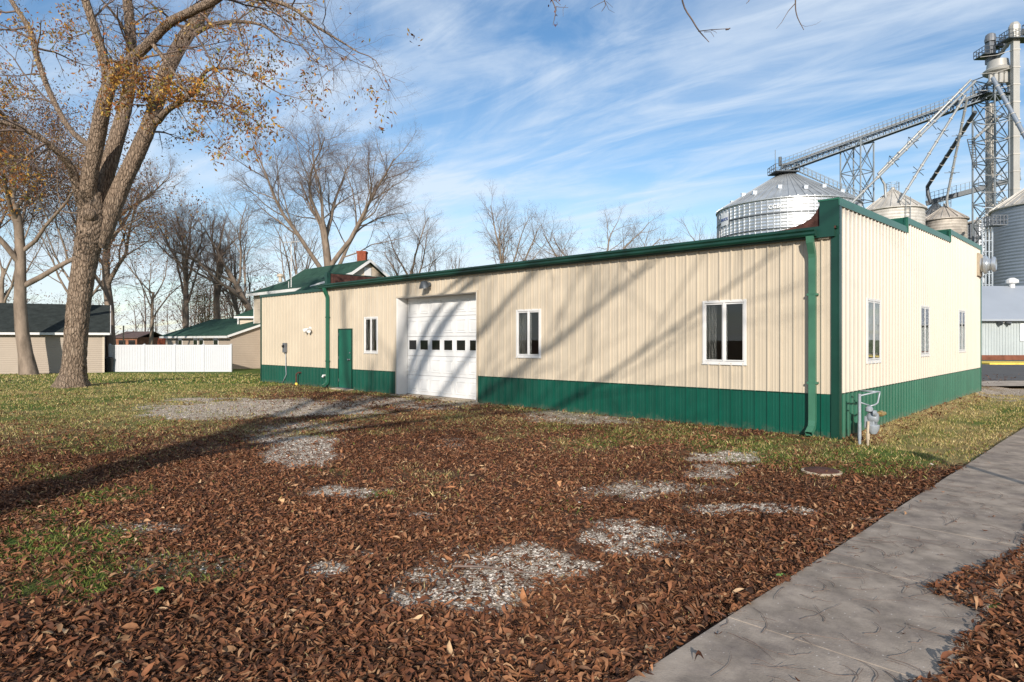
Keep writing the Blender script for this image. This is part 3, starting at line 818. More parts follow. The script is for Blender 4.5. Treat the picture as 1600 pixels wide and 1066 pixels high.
# twin floodlight on the extension
fs_ = S_of(486); fz = ZL(486, 514)
fl = MB(); fl.lathe(P(fs_, -.02, fz), [(0, 0), (.08, 0), (.08, .03), (.05, .045), (0, .045)], 16, -u2); fo = fl.build('floodlight', M['white'], B, smooth='auto')
for dr in (-1, 1):
    fl = MB(); e = P(fs_, -.05, fz)+(u1*dr*.14-u2*.10-UZ*.03)
    fl.tube([P(fs_, -.04, fz), P(fs_, -.04, fz)+(u1*dr*.05-u2*.05)], .018)
    fl.lathe(P(fs_, -.08, fz)+u1*dr*.05, [(0, 0), (.035, .0), (.045, .05), (.075, .12), (.08, .17), (.06, .165), (0, .13)], 14, (u1*dr*.8-u2*.75-UZ*.55).normalized())
    fl.build('lamp_head', M['white'], fo, smooth='auto')
# small outlets on the extension wall
mb = MB(); vs_ = S_of(509); mb.tube([P(vs_, -.0, .42), P(vs_, -.10, .42), P(vs_, -.13, .36)], .035, 10); mb.build('vent_hood', M['white'], B)

# electrical box with its conduit
es = S_of(448); ez = ZL(448, 551)
eb = empty('electrical_box', P(es, -.03, ez), 'small grey electrical box with conduit running down to the ground on the cream end wall', 'electrical box')
mb = MB(); mb.box(P(es-.10, -.02, ez), u1*.20, u2*-.11, UZ*.36); mb.build('box', M['grey_metal'], eb, bevel=.012)
mb = MB(); mb.lathe(P(es, -.13, ez+.24), [(0, 0), (.06, 0), (.06, .02), (.045, .05), (0, .055)], 14, -u2); mb.build('dial', M['glass'], eb, smooth='auto')
mb = MB(); mb.tube([P(es, -.05, ez), P(es-.02, -.05, ez-.15), P(es-.03, -.05, .62), P(es-.06, -.05, .35), P(es+.25, -.06, -.02)], .016, 8); mb.build('conduit', M['meter'], eb, smooth=True)
# hose tap
hs2 = S_of(469)
ht = empty('standpipe', P(hs2, -.15, 0), 'short rusty standpipe with orange collar at the foot of the extension wall', 'pipe')
mb = MB(); mb.tube([P(hs2, -.15, -.05), P(hs2, -.15, .40), P(hs2-.08, -.12, .46), P(hs2-.08, -.01, .46)], .028, 8); mb.build('pipe', M['rust'], ht)
mb = MB(); mb.lathe(P(hs2, -.15, -.04), [(.05, 0), (.05, .1), (.035, .13), (.03, .13)], 10); mb.build('collar', M['yellow'], ht)

# exhaust pipe at the far end of the front
tv = 13.75; zv = ZG(1531, 417)+.02
ev = empty('exhaust_vent', P(-.05, tv, zv), 'ribbed round exhaust duct sticking out near the far top corner of the cream front wall', 'vent')
mb = MB(); mb.box(P(-.02, tv-.36, zv-.36), u2*.72, u1*-.05, UZ*.72); mb.build('mounting_plate', M['concrete'], ev)
mb = MB(); mb.lathe(P(-.07, tv, zv), [(.22, 0), (.22, .06), (.29, .09), (.29, .16), (.21, .19), (.21, .22), (.18, .24), (.18, .28), (.24, .31), (.24, .36), (.20, .39), (.18, .40), (.0, .34)], 24, -u1)
mb.build('duct', M['galv'], ev, smooth='auto')

# gas meter on the front corner
def gas_meter():
    r0 = P(-.30, .10, -.13)
    g = empty('gas_meter', r0, 'pale grey gas meter with standing pipes and a brass fitting by the near building corner', 'gas meter')
    q = lambda a, b, z: P(-.30-a-.42*b, .10+b*.85, z)
    mb = MB(); mb.tube([q(0, 0, -.25), q(0, 0, .76)], .023, 12); mb.tube([q(0, 0, .02), q(0, 0, .30)], .027, 12); mb.build('post', M['meter'], g)
    mb = MB(); mb.tube([q(0, .02, .73), q(0, .42, .785), q(-.0, .47, .78), q(0, .46, .74), q(0, .42, .60), q(0, .36, .57), q(0, .24, .55)], .014, 8)
    mb.tube([q(0, .01, .62), q(0, .25, .555)], .011, 8); mb.tube([q(-.0, .42, .785), q(-.26, .42, .785)], .013, 8); mb.build('pipe', M['meter'], g, smooth=True)
    mb = MB(); mb.lathe(q(0, .30, .36), [(0, -.09), (.06, -.085), (.095, -.04), (.10, .02), (.085, .07), (.05, .09), (0, .09)], 18, (-u1*1.0)); 
    mb.box(q(-.07, .21, .18), u2*.20, u1*-.15, UZ*.20)
    mb.lathe(q(0, .31, .18), [(0, -.10), (.05, -.095), (.09, -.02), (.10, .06), (.0, .06)], 16); mb.build('meter_body', M['meter'], g, smooth='auto', bevel=.01)
    mb = MB(); mb.lathe(q(.0, .22, .50), [(.03, -.05), (.06, -.03), (.06, .02), (.03, .05), (0, .05)], 14); mb.lathe(q(.08, .20, .44), [(0, 0), (.05, 0), (.05, .04), (0, .05)], 14, -u1); mb.build('regulator', M['meter'], g, smooth='auto')
    mb = MB(); mb.tube([q(.02, .36, .42), q(.02, .43, .42)], .03, 8); mb.tube([q(.02, .43, .42), q(.02, .50, .42)], .05, 6); mb.tube([q(.02, .50, .42), q(.02, .56, .42)], .032, 8); mb.build('valve', M['brass'], g)
    mb = MB(); mb.tube([q(0, .20, .30), q(0, .19, .18), q(0, .19, -.25)], .020, 8); mb.tube([q(0, .19, .0), q(0, .19, .10)], .030, 8); mb.build('riser', M['concrete'], g)
gas_meter()

# round cover in the yard
mc = empty('utility_cover', (3.87, 8.0, 0), 'round rusty iron utility cover sitting in dead leaves near the grass edge', 'cover')
mb = MB(); mb.lathe((3.87, 8.0, gzf(3.87, 8.0)-.02), [(0, 0), (.20, 0), (.20, .055), (.185, .065), (0, .065)], 28); mb.build('lid', M['rust'], mc, smooth='auto')
mb = MB(); mb.lathe((3.87, 8.0, gzf(3.87, 8.0)-.06), [(.20, 0), (.235, 0), (.235, .085), (.205, .09), (.203, .0)], 28); mb.build('rim', M['concrete'], mc)

# ------------------------------------------------------------------ trees
class Skel:
    def __init__(s): s.b = {}; s.tips = []
    def put(s, pts, rad, cls): s.b.setdefault((cls, len(pts)), []).append((pts, rad))
def grow(T, p, d, L, r, lev, PR, rg):
    n = PR['n'][lev]; st = L/n
    pts = [tuple(p)]; rad = [r]; p = Vector(p); d = Vector(d).normalized()
    wig = PR['wig'][lev]; trop = PR['trop'][lev]; cls = 0 if lev <= PR.get('thick', 1) else 1
    tip = PR['tip'][lev]
    dirs = [d.copy()]
    for i in range(n):
        d = d+Vector((rg.gauss(0, wig), rg.gauss(0, wig), rg.gauss(0, wig)*.8+trop))
        d.normalize(); p = p+d*st
        pts.append(tuple(p)); rad.append(r*(1-(1-tip)*(i+1)/n)); dirs.append(d.copy())
    T.put(pts, rad, cls)
    if lev+1 >= len(PR['n']):
        T.tips.append((pts[-1], tuple(d))); return
    k = PR['k'][lev]; k = max(1, int(round(k*rg.uniform(.8, 1.2))))
    az = rg.uniform(0, 6.28); s0 = PR['start'][lev]
    for j in range(k):
        t = s0+(1-s0)*(j+rg.uniform(.1, .9))/k
        i = min(n-1, int(t*n)); f = t*n-i
        a, b = Vector(pts[i]), Vector(pts[i+1]); q = a+(b-a)*f; dd = dirs[i+1]
        az += 2.4+rg.uniform(-.5, .5)
        x = dd.orthogonal().normalized(); y = dd.cross(x)
        ang = R(PR['ang'][lev]*rg.uniform(.7, 1.25))
        nd = dd*math.cos(ang)+(x*math.cos(az)+y*math.sin(az))*math.sin(ang)
        rr = rad[i]*PR['rr'][lev]*rg.uniform(.75, 1.05)
        grow(T, q, nd, L*PR['lr'][lev]*(1.12-.5*t)*rg.uniform(.75, 1.2), rr, lev+1, PR, rg)
def tubes(skel, cls, sides):
    Vs = []; Fs = []; base = 0
    for (c, n), L in skel.b.items():
        if c != cls: continue
        A = np.array([x[0] for x in L]); Rr = np.array([x[1] for x in L])
        Tn = np.gradient(A, axis=1); Tn /= np.maximum(np.linalg.norm(Tn, axis=2, keepdims=True), 1e-9)
        ref = np.where(np.abs(Tn[:, :1, 2:3]) < .8, np.array([0, 0, 1.]), np.array([1., 0, 0]))
        X = np.cross(np.broadcast_to(ref, Tn.shape), Tn); X /= np.maximum(np.linalg.norm(X, axis=2, keepdims=True), 1e-9)
        Y = np.cross(Tn, X)
        k = sides; a = 2*np.pi*np.arange(k)/k
        V = A[:, :, None, :]+(X[:, :, None, :]*np.cos(a)[None, None, :, None]+Y[:, :, None, :]*np.sin(a)[None, None, :, None])*Rr[:, :, None, None]
        m = len(L); I = base+np.arange(m*n*k).reshape(m, n, k); J = np.roll(I, -1, axis=2)
        Fs.append(np.stack([I[:, :-1], J[:, :-1], J[:, 1:], I[:, 1:]], -1).reshape(-1, 4))
        Vs.append(V.reshape(-1, 3)); base += m*n*k
    if not Vs: return None
    return np.concatenate(Vs), np.concatenate(Fs)
def leaf_quads(P0, n, size, spread, cols, seed, droop=.3):
    """n leaflets scattered round the given points: small folded diamonds"""
    rs = np.random.RandomState(seed)
    c = P0[rs.randint(0, len(P0), n)]+rs.normal(0, spread, (n, 3))
    d = rs.normal(0, 1, (n, 3)); d[:, 2] -= droop*2; d /= np.linalg.norm(d, axis=1, keepdims=True)
    u = np.cross(d, rs.normal(0, 1, (n, 3))); u /= np.linalg.norm(u, axis=1, keepdims=True)
    L = size*rs.uniform(.6, 1.3, (n, 1)); w = L*rs.uniform(.28, .45, (n, 1))
    V = np.stack([c-d*L*.5, c+u*w*.5-d*L*.05, c+d*L*.5, c-u*w*.5-d*L*.05], 1)
    cc = np.array(cols)[rs.randint(0, len(cols), n)]*rs.uniform(.7, 1.3, (n, 1))
    return V.reshape(-1, 3), np.arange(4*n).reshape(n, 4), np.repeat(cc, 4, 0)
PR_BG = dict(n=[7, 7, 5, 4, 4, 3], k=[7, 9, 9, 8, 7], wig=[.05, .13, .16, .2, .22, .25], trop=[.02, .07, .06, .04, .03, .02], tip=[.55, .22, .25, .3, .4, .5],
             start=[.5, .3, .22, .2, .2], ang=[32, 38, 40, 42, 45], rr=[.62, .5, .52, .6, .65], lr=[1.05, .55, .52, .5, .5], thick=2)
def tree(name, label, x, y, H, r, seed, trunk_frac=.34, spread=1.0, lean=(0, 0), PR=PR_BG, leaves=None, group=None, kmul=1.0, minr=0.0, mat_t='trunk', mat_b='twig', depth=6):
    rg = random.Random(seed); T = Skel(); z = gzf(x, y)
    pr = {k: (list(v) if isinstance(v, list) else v) for k, v in PR.items()}
    pr['n'] = pr['n'][:depth]
    pr['ang'] = [a*spread for a in pr['ang']]
    pr['k'] = [max(1, k*kmul) for k in pr['k']]
    hf = H*trunk_frac
    pr['lr'][0] = (H-hf)*.62/(hf*1.15)*1.05
    grow(T, (x, y, z-.15), Vector((lean[0], lean[1], 1)), hf*1.15, r, 0, pr, rg)
    top_ = np.percentile(np.array([q[0][2] for q in T.tips]), 99)
    f_ = H/(top_-z); b0 = np.array([x, y, z])
    fr = 1.0
    for key in T.b: T.b[key] = [([tuple(b0+(np.array(q)-b0)*f_) for q in p_], [w_*fr for w_ in r_]) for p_, r_ in T.b[key]]
    T.tips = [(tuple(b0+(np.array(q)-b0)*f_), d_) for q, d_ in T.tips]
    if lean == (0, 0):
        tips_ = np.array([q[0] for q in T.tips]); mz_ = (tips_[:, 2]-z).mean(); sh = np.array([(tips_[:, 0]-x).mean()/mz_, (tips_[:, 1]-y).mean()/mz_])*.9
        def unlean(q): return (q[0]-sh[0]*max(q[2]-z, 0), q[1]-sh[1]*max(q[2]-z, 0), q[2])
        for key in T.b: T.b[key] = [([unlean(q) for q in p_], r_) for p_, r_ in T.b[key]]
        T.tips = [(unlean(q), d_) for q, d_ in T.tips]
    root = empty(name, (x, y, z), label, 'tree', group)
    V, F_ = tubes(T, 0, 7)
    fl = np.exp(-np.maximum(V[:, 2]-z, 0)/.45)*.35
    c = np.array([x, y]); V[:, :2] += (V[:, :2]-c)*fl[:, None]
    np_mesh('trunk', V, F_, M[mat_t], root, smooth=True)
    tb = tubes(T, 1, 3)
    if tb:
        V, F_ = tb; np_mesh('branches', V, F_, M[mat_b], root)
    if leaves:
        n, size, spr, cols = leaves
        P0 = np.array([q[0] for q in T.tips]); V, F_, cc = leaf_quads(P0, n, size, spr, cols, seed)
        np_mesh('foliage', V, F_, M['treeleaf'], root, col=cc)
    return root
RUSTY = [(.22, .09, .03), (.30, .13, .04), (.16, .07, .035), (.38, .22, .05), (.12, .06, .04)]
GOLD = [(.50, .29, .05), (.46, .20, .04), (.34, .12, .035), (.24, .22, .05), (.52, .34, .09)]
REDD = [(.22, .07, .05), (.28, .10, .06), (.16, .05, .04), (.24, .12, .05)]
OLIVE = [(.16, .14, .03), (.22, .16, .04), (.13, .11, .03)]

# ---- the big tree on the left, limb by limb
def smooth_line(ctrl, n):
    """Catmull-Rom through (x, y, z, r)"""
    c = [np.array(q, dtype=float) for q in ctrl]; c = [2*c[0]-c[1]]+c+[2*c[-1]-c[-2]]
    out = []; m = len(c)-3
    for i in range(n+1):
        u = i/n*m; k = min(int(u), m-1); t = u-k; a, b, d, e = c[k:k+4]
        out.append(.5*((2*b)+(-a+d)*t+(2*a-5*b+4*d-e)*t*t+(-a+3*b-3*d+e)*t**3))
    return np.array(out)
HD = 22.3
def hl(px, py, w, dd=0.0):       # pixel, width in pixels, depth offset from the trunk
    D = HD+dd; w *= .88; p = W(px, py, D); return (p.x, p.y, p.z, w/2/FPX*D*math.cos(math.atan(p.x/D)))
big = empty('pecan_tree', (W(112, 605, HD).x, HD, 0), 'large rugged tree with massive forking trunk and clusters of rust and gold leaves', 'tree')
TRUNK = [hl(112, 622, 58), hl(113, 598, 52), hl(116, 570, 46), hl(119, 520, 44.5), hl(124, 470, 44), hl(131, 420, 46), hl(139, 375, 50), hl(144, 335, 46), hl(146, 300, 30)]
LIMBS = {
 'A1': [hl(168, 150, 20, -.85), hl(168, 120, 21, -1.05), hl(162, 92, 19, -1.2), hl(150, 50, 17, -1.5), hl(135, 5, 16, -1.8), hl(118, -60, 13, -2.2), hl(95, -140, 10, -2.6), hl(80, -240, 6, -3)],
 'A2': [hl(136, 400, 38), hl(134, 340, 33), hl(139, 280, 32, -.3), hl(152, 215, 31, -.5), hl(163, 160, 29, -.8), hl(176, 124, 25, -1.0), hl(197, 100, 22, -1.4), hl(226, 75, 20, -1.9), hl(262, 38, 18, -2.4), hl(300, 18, 17, -3), hl(345, -6, 15, -3.6), hl(400, -60, 11, -4.4), hl(450, -150, 7, -5)],
 'B': [hl(152, 345, 40, .3), hl(163, 285, 33, .5), hl(180, 225, 30, .8), hl(196, 165, 26, 1.1), hl(205, 100, 22, 1.4), hl(204, 50, 20, 1.6), hl(198, -10, 18, 1.8), hl(190, -110, 14, 2.2), hl(205, -230, 8, 2.6)],
 'C': [hl(150, 385, 44, .2), hl(171, 335, 38, .3), hl(190, 290, 33, .4), hl(214, 240, 31, .5), hl(237, 185, 29, .6), hl(254, 130, 28, .7), hl(277, 78, 27, .8), hl(310, 28, 25, 1.0), hl(340, -20, 21, 1.2), hl(380, -110, 14, 1.6), hl(420, -230, 8, 2)],
 'C1': [hl(246, 190, 15, .5), hl(262, 172, 12.5, .1), hl(284, 158, 11, -.3), hl(306, 140, 10.5, -.6), hl(314, 122, 9, -.9), hl(330, 108, 6, -1.3), hl(372, 110, 4, -1.9), hl(410, 130, 2.4, -2.4)],
 'D': [hl(128, 320, 22, -.1), hl(112, 265, 17, -.6), hl(92, 240, 14, -1.1), hl(62, 215, 13, -1.6), hl(22, 196, 12, -2.1), hl(-40, 180, 9, -2.8), hl(-120, 140, 5, -3.6)],
 'E': [hl(150, 235, 15, .2), hl(112, 205, 11, 1.0), hl(80, 150, 11, 1.8), hl(58, 90, 12, 2.4), hl(48, 50, 12, 2.8), hl(20, 5, 10, 3.2), hl(-20, -60, 8, 3.6), hl(-60, -160, 5, 4)],
 'G': [hl(345, -6, 11, -3.6), hl(395, -4, 9, -4.0), hl(430, 2, 8, -4.4), hl(462, 16, 6.5, -4.8), hl(492, 40, 5, -5.2), hl(528, 62, 3.6, -5.6), hl(560, 82, 2.4, -6.0)],
 'H': [hl(213, 90, 8, 1.4), hl(196, 50, 6.5, 1), hl(178, 22, 5, .5), hl(150, -10, 3, 0)],
 'I': [hl(236, 66, 9, -2), hl(262, 100, 7, -2.4), hl(276, 120, 5, -2.8), hl(300, 160, 3, -3.2)],
 'K': [hl(290, 60, 12, .9), hl(330, 40, 9, .2), hl(372, 34, 7, -.5), hl(410, 40, 5, -1.2), hl(440, 62, 3, -1.8)],
}
allV, allF = [], []; base = 0
def limb_mesh(line, k, flare=0):
    n = len(line); A = line[:, :3]; Rr = line[:, 3]
    Tn = np.gradient(A, axis=0); Tn /= np.linalg.norm(Tn, axis=1, keepdims=True)
    ref = np.array([0.25, -1., 0]); X = ref-Tn*(Tn@ref)[:, None]; X /= np.linalg.norm(X, axis=1, keepdims=True); Y = np.cross(Tn, X)
    a = 2*np.pi*np.arange(k)/k
    arc = np.concatenate([[0], np.cumsum(np.linalg.norm(np.diff(A, axis=0), axis=1))])
    AA, LL = np.meshgrid(a, arc)
    circ = AA/(2*np.pi)*np.maximum(Rr[:, None]*6.28, .3)
    # furrowed plates: ridged noise long in the limb's direction
    rid = 1-np.abs(2*fbm(circ*1.0+3*np.sin(LL*.7), LL*.22, 9.0, 3, 31)-1)*1.6
    rid2 = fbm(np.cos(AA)*2+LL*.4, np.sin(AA)*2+LL*.3, .9, 3, 8)-.5
    amp = np.minimum(.045, Rr*.10)[:, None]
    rr = Rr[:, None]*(.97+.14*rid2)+amp*(np.clip(rid, 0, 1)-.6)
    if flare:
        h = np.maximum(A[:, 2]-0, 0)[:, None]
        rr = rr*(1+.36*np.exp(-h/.30)*(1+.35*np.cos(AA*5+1)+.2*np.cos(AA*3)))
    V = A[:, None, :]+(X[:, None, :]*np.cos(AA)[..., None]+Y[:, None, :]*np.sin(AA)[..., None])*rr[..., None]
    I = np.arange(n*k).reshape(n, k); J = np.roll(I, -1, axis=1)
    F_ = np.stack([I[:-1], J[:-1], J[1:], I[1:]], -1).reshape(-1, 4)
    return V.reshape(-1, 3), F_
def add_limb(ctrl, n, k, flare=0):
    global base
    ln = smooth_line(ctrl, n); V, F_ = limb_mesh(ln, k, flare); allV.append(V); allF.append(F_+base); base += len(V); return ln
add_limb(TRUNK, 150, 120, 1)
TB = Skel(); rgb = random.Random(5)
PR_H = dict(n=[6, 5, 4, 4], k=[6, 5, 4], wig=[.17, .2, .22, .25], trop=[.0, .0, -.01, -.02], tip=[.3, .35, .4, .5],
            start=[.2, .15, .15], ang=[45, 45, 48], rr=[.55, .55, .6], lr=[.55, .55, .5], thick=-1)
for key, ctrl in LIMBS.items():
    thick = ctrl[0][3] > .15
    ln = add_limb(ctrl, 110 if thick else 50, 56 if thick else 20)
    L = len(ln); a0 = {'A2': .42, 'B': .35, 'C': .35, 'D': .35}.get(key, .2)
    cnt = {'A1': 9, 'A2': 12, 'B': 11, 'C': 14, 'C1': 10, 'D': 11, 'E': 12, 'G': 11, 'H': 5, 'I': 5, 'K': 8}[key]
    for j in range(cnt):
        i = int((a0+(1-a0)*(j+rgb.random())/cnt)*(L-2)); q = ln[i]; dd = Vector(ln[i+1][:3]-q[:3]).normalized()
        x = dd.orthogonal().normalized(); y = dd.cross(x); az = rgb.uniform(0, 6.28); ang = R(rgb.uniform(35, 75))
        nd = dd*math.cos(ang)+(x*math.cos(az)+y*math.sin(az))*math.sin(ang)
        if key in 'GKIC1' and nd.z > .3: nd.z -= .5
        nd.z -= .10
        grow(TB, q[:3], nd, rgb.uniform(1.6, 3.4) if key not in 'HI' else rgb.uniform(.8, 1.6), min(.05, q[3]*.5)*rgb.uniform(.6, 1), 0, PR_H, rgb)
    grow(TB, ln[-1][:3], Vector(ln[-1][:3]-ln[-2][:3]), 2.2, ln[-1][3]*.9, 0, PR_H, rgb)
# knots
for (px, py, r) in ((140, 336, 11),):
    q = hl(px, py, 2*r, -.30 if py > 300 else -.75); k = 24
    th = np.linspace(0, np.pi, 12); ph = 2*np.pi*np.arange(k)/k; TT, PP = np.meshgrid(th, ph, indexing='ij')
    rr = q[3]*(1+.3*fbm(TT*3, PP*2, 1.0, 3, px))
    V = np.stack([q[0]+rr*np.sin(TT)*np.cos(PP), q[1]+rr*np.sin(TT)*np.sin(PP), q[2]+rr*np.cos(TT)*1.1], -1).reshape(-1, 3)
    I = np.arange(12*k).reshape(12, k); J = np.roll(I, -1, axis=1); F_ = np.stack([I[:-1], J[:-1], J[1:], I[1:]], -1).reshape(-1, 4)
    allV.append(V); allF.append(F_+base); base += len(V)
np_mesh('trunk', np.concatenate(allV), np.concatenate(allF), M['bark'], big, smooth=True)
V, F_ = tubes(TB, 1, 4)
np_mesh('branches', V, F_, M['twig'], big)
tp = np.array([q[0] for q in TB.tips])
# leaves hang in loose clusters, denser in some parts of the crown
den = fbm(tp[:, 0]*1.0+tp[:, 1], tp[:, 2], .35, 3, 4)
pxs, pys = 800+tp[:, 0]/tp[:, 1]*FPX, HZ-(tp[:, 2]-H0)/tp[:, 1]*FPX
rsl = np.random.RandomState(3)
wgt = np.clip((den-.36)*4, .03, 1)*np.where(pys > 330, .3, 1)*np.where(pxs > 455, .10, 1)
keep = rsl.rand(len(tp)) < wgt*.36
V, F_, cc = leaf_quads(tp[keep], 19000, .13, .12, GOLD+RUSTY[:4], 3)
np_mesh('foliage', V, F_, M['treeleaf'], big, col=cc)

# ---- the two trees behind the photographer: their limbs shade the yard and hang into the top of the view
PR_O = dict(n=[8, 8, 6, 5, 4, 3], k=[5, 6, 5, 4, 3], wig=[.03, .11, .15, .18, .22, .25], trop=[.0, .04, .03, .01, .0, .0], tip=[.6, .25, .3, .3, .4, .5],
            start=[.55, .3, .25, .2, .2], ang=[40, 42, 42, 45, 45], rr=[.62, .52, .52, .55, .6], lr=[1.05, .55, .52, .5, .5], thick=2)
oa = empty('yard_tree', (-5.8, -4.5, 0), 'tall bare tree left of the viewpoint, its twigs hanging into the view', 'tree')
AT = Skel(); ra = random.Random(17)
def alimb(ctrl, n, kids, thick=True):
    ln = smooth_line(ctrl, n); AT.put([tuple(q[:3]) for q in ln], [q[3] for q in ln], 0)
    for j in range(kids):
        i = int((.25+.75*(j+ra.random())/kids)*(len(ln)-2)); q = ln[i]; dd = Vector(ln[i+1][:3]-q[:3]).normalized()
        x = dd.orthogonal().normalized(); y = dd.cross(x); az = ra.uniform(0, 6.28); ang = R(ra.uniform(35, 65))
        nd = dd*math.cos(ang)+(x*math.cos(az)+y*math.sin(az))*math.sin(ang); nd.z += .15
        grow(AT, q[:3], nd, ra.uniform(1.8, 3.8), min(.055, q[3]*.5), 1, PR_A, ra)
    grow(AT, ln[-1][:3], Vector(ln[-1][:3]-ln[-2][:3]), 3.0, ln[-1][3]*.9, 1, PR_A, ra)
PR_A = dict(n=[6, 7, 5, 4, 3], k=[5, 6, 5, 4], wig=[.1, .15, .18, .22, .25], trop=[.02, .02, .02, .01, .0], tip=[.5, .25, .3, .4, .5], start=[.3, .2, .2, .2], ang=[40, 42, 45, 45], rr=[.6, .55, .55, .6], lr=[.6, .55, .5, .5], thick=1)
alimb([(-5.8, -4.5, -.3, .66), (-5.8, -4.5, .6, .47), (-5.75, -4.5, 3, .43), (-5.7, -4.4, 5.4, .41), (-5.5, -4.3, 6.8, .385)], 24, 0)
alimb([(-5.7, -4.4, 5.6, .36), (-5.2, -4.3, 7.2, .33), (-4.9, -4.0, 9.6, .27), (-4.3, -3.6, 12.5, .20), (-4.0, -3.4, 16, .10)], 20, 11)
alimb([(-5.7, -4.4, 5.3, .30), (-6.3, -4.6, 7.2, .27), (-6.9, -4.9, 9.6, .21), (-7.2, -5.4, 12.8, .14), (-7.4, -5.6, 15.5, .07)], 20, 8)
alimb([(-5.6, -4.4, 5.2, .26), (-4.4, -4.3, 6.6, .23), (-2.6, -4.2, 7.9, .19), (-.4, -4.4, 8.9, .14), (2.2, -4.6, 10.2, .07), (4.6, -4.9, 11.0, .04)], 24, 20)
alimb([(-5.5, -4.3, 6.2, .24), (-4.0, -4.6, 8.3, .20), (-2.0, -4.9, 10.2, .16), (.2, -5.0, 11.6, .11), (2.6, -5.4, 12.6, .06), (4.8, -5.8, 13.0, .04)], 24, 16)
alimb([(-5.5, -4.3, 4.9, .20), (-4.2, -3.7, 5.7, .18), (-2.0, -3.0, 6.4, .14), (.6, -2.4, 6.9, .10), (3.4, -1.8, 8.0, .05), (5.2, -1.6, 8.8, .03)], 24, 20)
AT.b = {k_: [(p_, [w_*(.52 if w_ < .38 else 1) for w_ in r_]) for p_, r_ in L_] for k_, L_ in AT.b.items()}
V, F_ = tubes(AT, 0, 12); np_mesh('trunk', V, F_, M['bark'], oa, smooth=True)
V, F_ = tubes(AT, 1, 4); np_mesh('branches', V, F_, M['twig'], oa)
TT_ = Skel(); rg_ = random.Random(9)
def hang(ctrl, twigs=()):
    c = [(*W(px, py, D), r) for px, py, D, r in ctrl]
    ln = smooth_line(c, 14); TT_.put([tuple(q[:3]) for q in ln], [q[3] for q in ln], 1)
    for px0, py0, px1, py1, D, r in twigs:
        a, b = W(px0, py0, D), W(px1, py1, D); m_ = (a+b)/2+Vector((rg_.gauss(0, .015), 0, rg_.gauss(0, .02)))
        TT_.put([tuple(a), tuple(m_), tuple(b)], [r, r*.8, r*.5], 1)
top = Vector((-5.6, -4.2, 7.4))
def feed(px, py, D, r):       # the limb that carries a hanging twig, from the trunk over the viewer's head
    e = W(px, py, D); m1 = top.lerp(e, .33)+Vector((0, 0, 2.4)); m2 = top.lerp(e, .72)+Vector((0, 0, 1.6))
    ln = smooth_line([(*top, .11), (*m1, .07), (*m2, .035), (*e, r)], 24)
    TT_.put([tuple(q[:3]) for q in ln], [q[3] for q in ln], 1)
feed(1062, -30, 7.6, .011); hang([(1062, -30, 7.6, .011), (1068, 8, 7.5, .010), (1082, 32, 7.5, .009), (1092, 48, 7.5, .008), (1108, 66, 7.5, .004)],
     [(1091, 49, 1138, 45, 7.5, .006), (1100, 50, 1116, 58, 7.5, .004), (1110, 47, 1120, 52, 7.5, .003), (1134, 46, 1141, 44, 7.5, .012)])
feed(1246, -40, 8.4, .011); hang([(1246, -40, 8.4, .011), (1243, 0, 8.4, .009), (1245, 24, 8.4, .007), (1256, 47, 8.4, .004)],
     [(1242, 6, 1226, 27, 8.4, .006), (1226, 27, 1213, 45, 8.4, .004), (1250, 38, 1268, 40, 8.4, .0025), (1268, 40, 1284, 32, 8.4, .002)])
feed(858, -40, 7.9, .010); hang([(858, -40, 7.9, .010), (862, -4, 7.9, .008), (868, 16, 7.9, .006), (864, 40, 7.9, .003)],
     [(862, -2, 876, 8, 7.9, .005), (868, 10, 888, 12, 7.9, .004), (855, 0, 848, -8, 7.9, .004), (884, 8, 880, 26, 7.9, .003)])
hang([(940, -50, 8.1, .009), (944, -4, 8.1, .007), (946, 8, 8.1, .005), (940, 18, 8.1, .003)], [(944, 2, 922, 14, 8.1, .004), (946, 4, 960, 20, 8.1, .003), (947, 2, 958, 12, 8.1, .003)]); feed(940, -50, 8.1, .009)
hang([(1176, -40, 8.1, .008), (1172, -4, 8.1, .006), (1166, 6, 8.1, .003)], []); feed(1176, -40, 8.1, .008)
V, F_ = tubes(TT_, 1, 5); np_mesh('hanging_twigs', V, F_, M['twig'], oa)
P0 = np.array([W(866+rg_.gauss(0, 4), 8+rg_.uniform(-8, 34), 7.9) for _ in range(10)])
V, F_, cc = leaf_quads(P0, 16, .045, .015, REDD+[(.10, .05, .04)], 12); np_mesh('foliage', V, F_, M['treeleaf'], oa, col=cc)
# made-up post, added out of view at the right to cast a shadow
mb = MB(); mb.box((5.50, 3.55, -.3), (.10, 0, 0), (0, .10, 0), (0, 0, 2.55)); mb.box((5.40, 3.53, 2.0), (.30, 0, 0), (0, .02, 0), (0, 0, .22))
tag(mb.build('shadow_post', M['twig']), 'unseen post with a small board, added beside the walk to cast a shadow', 'post')

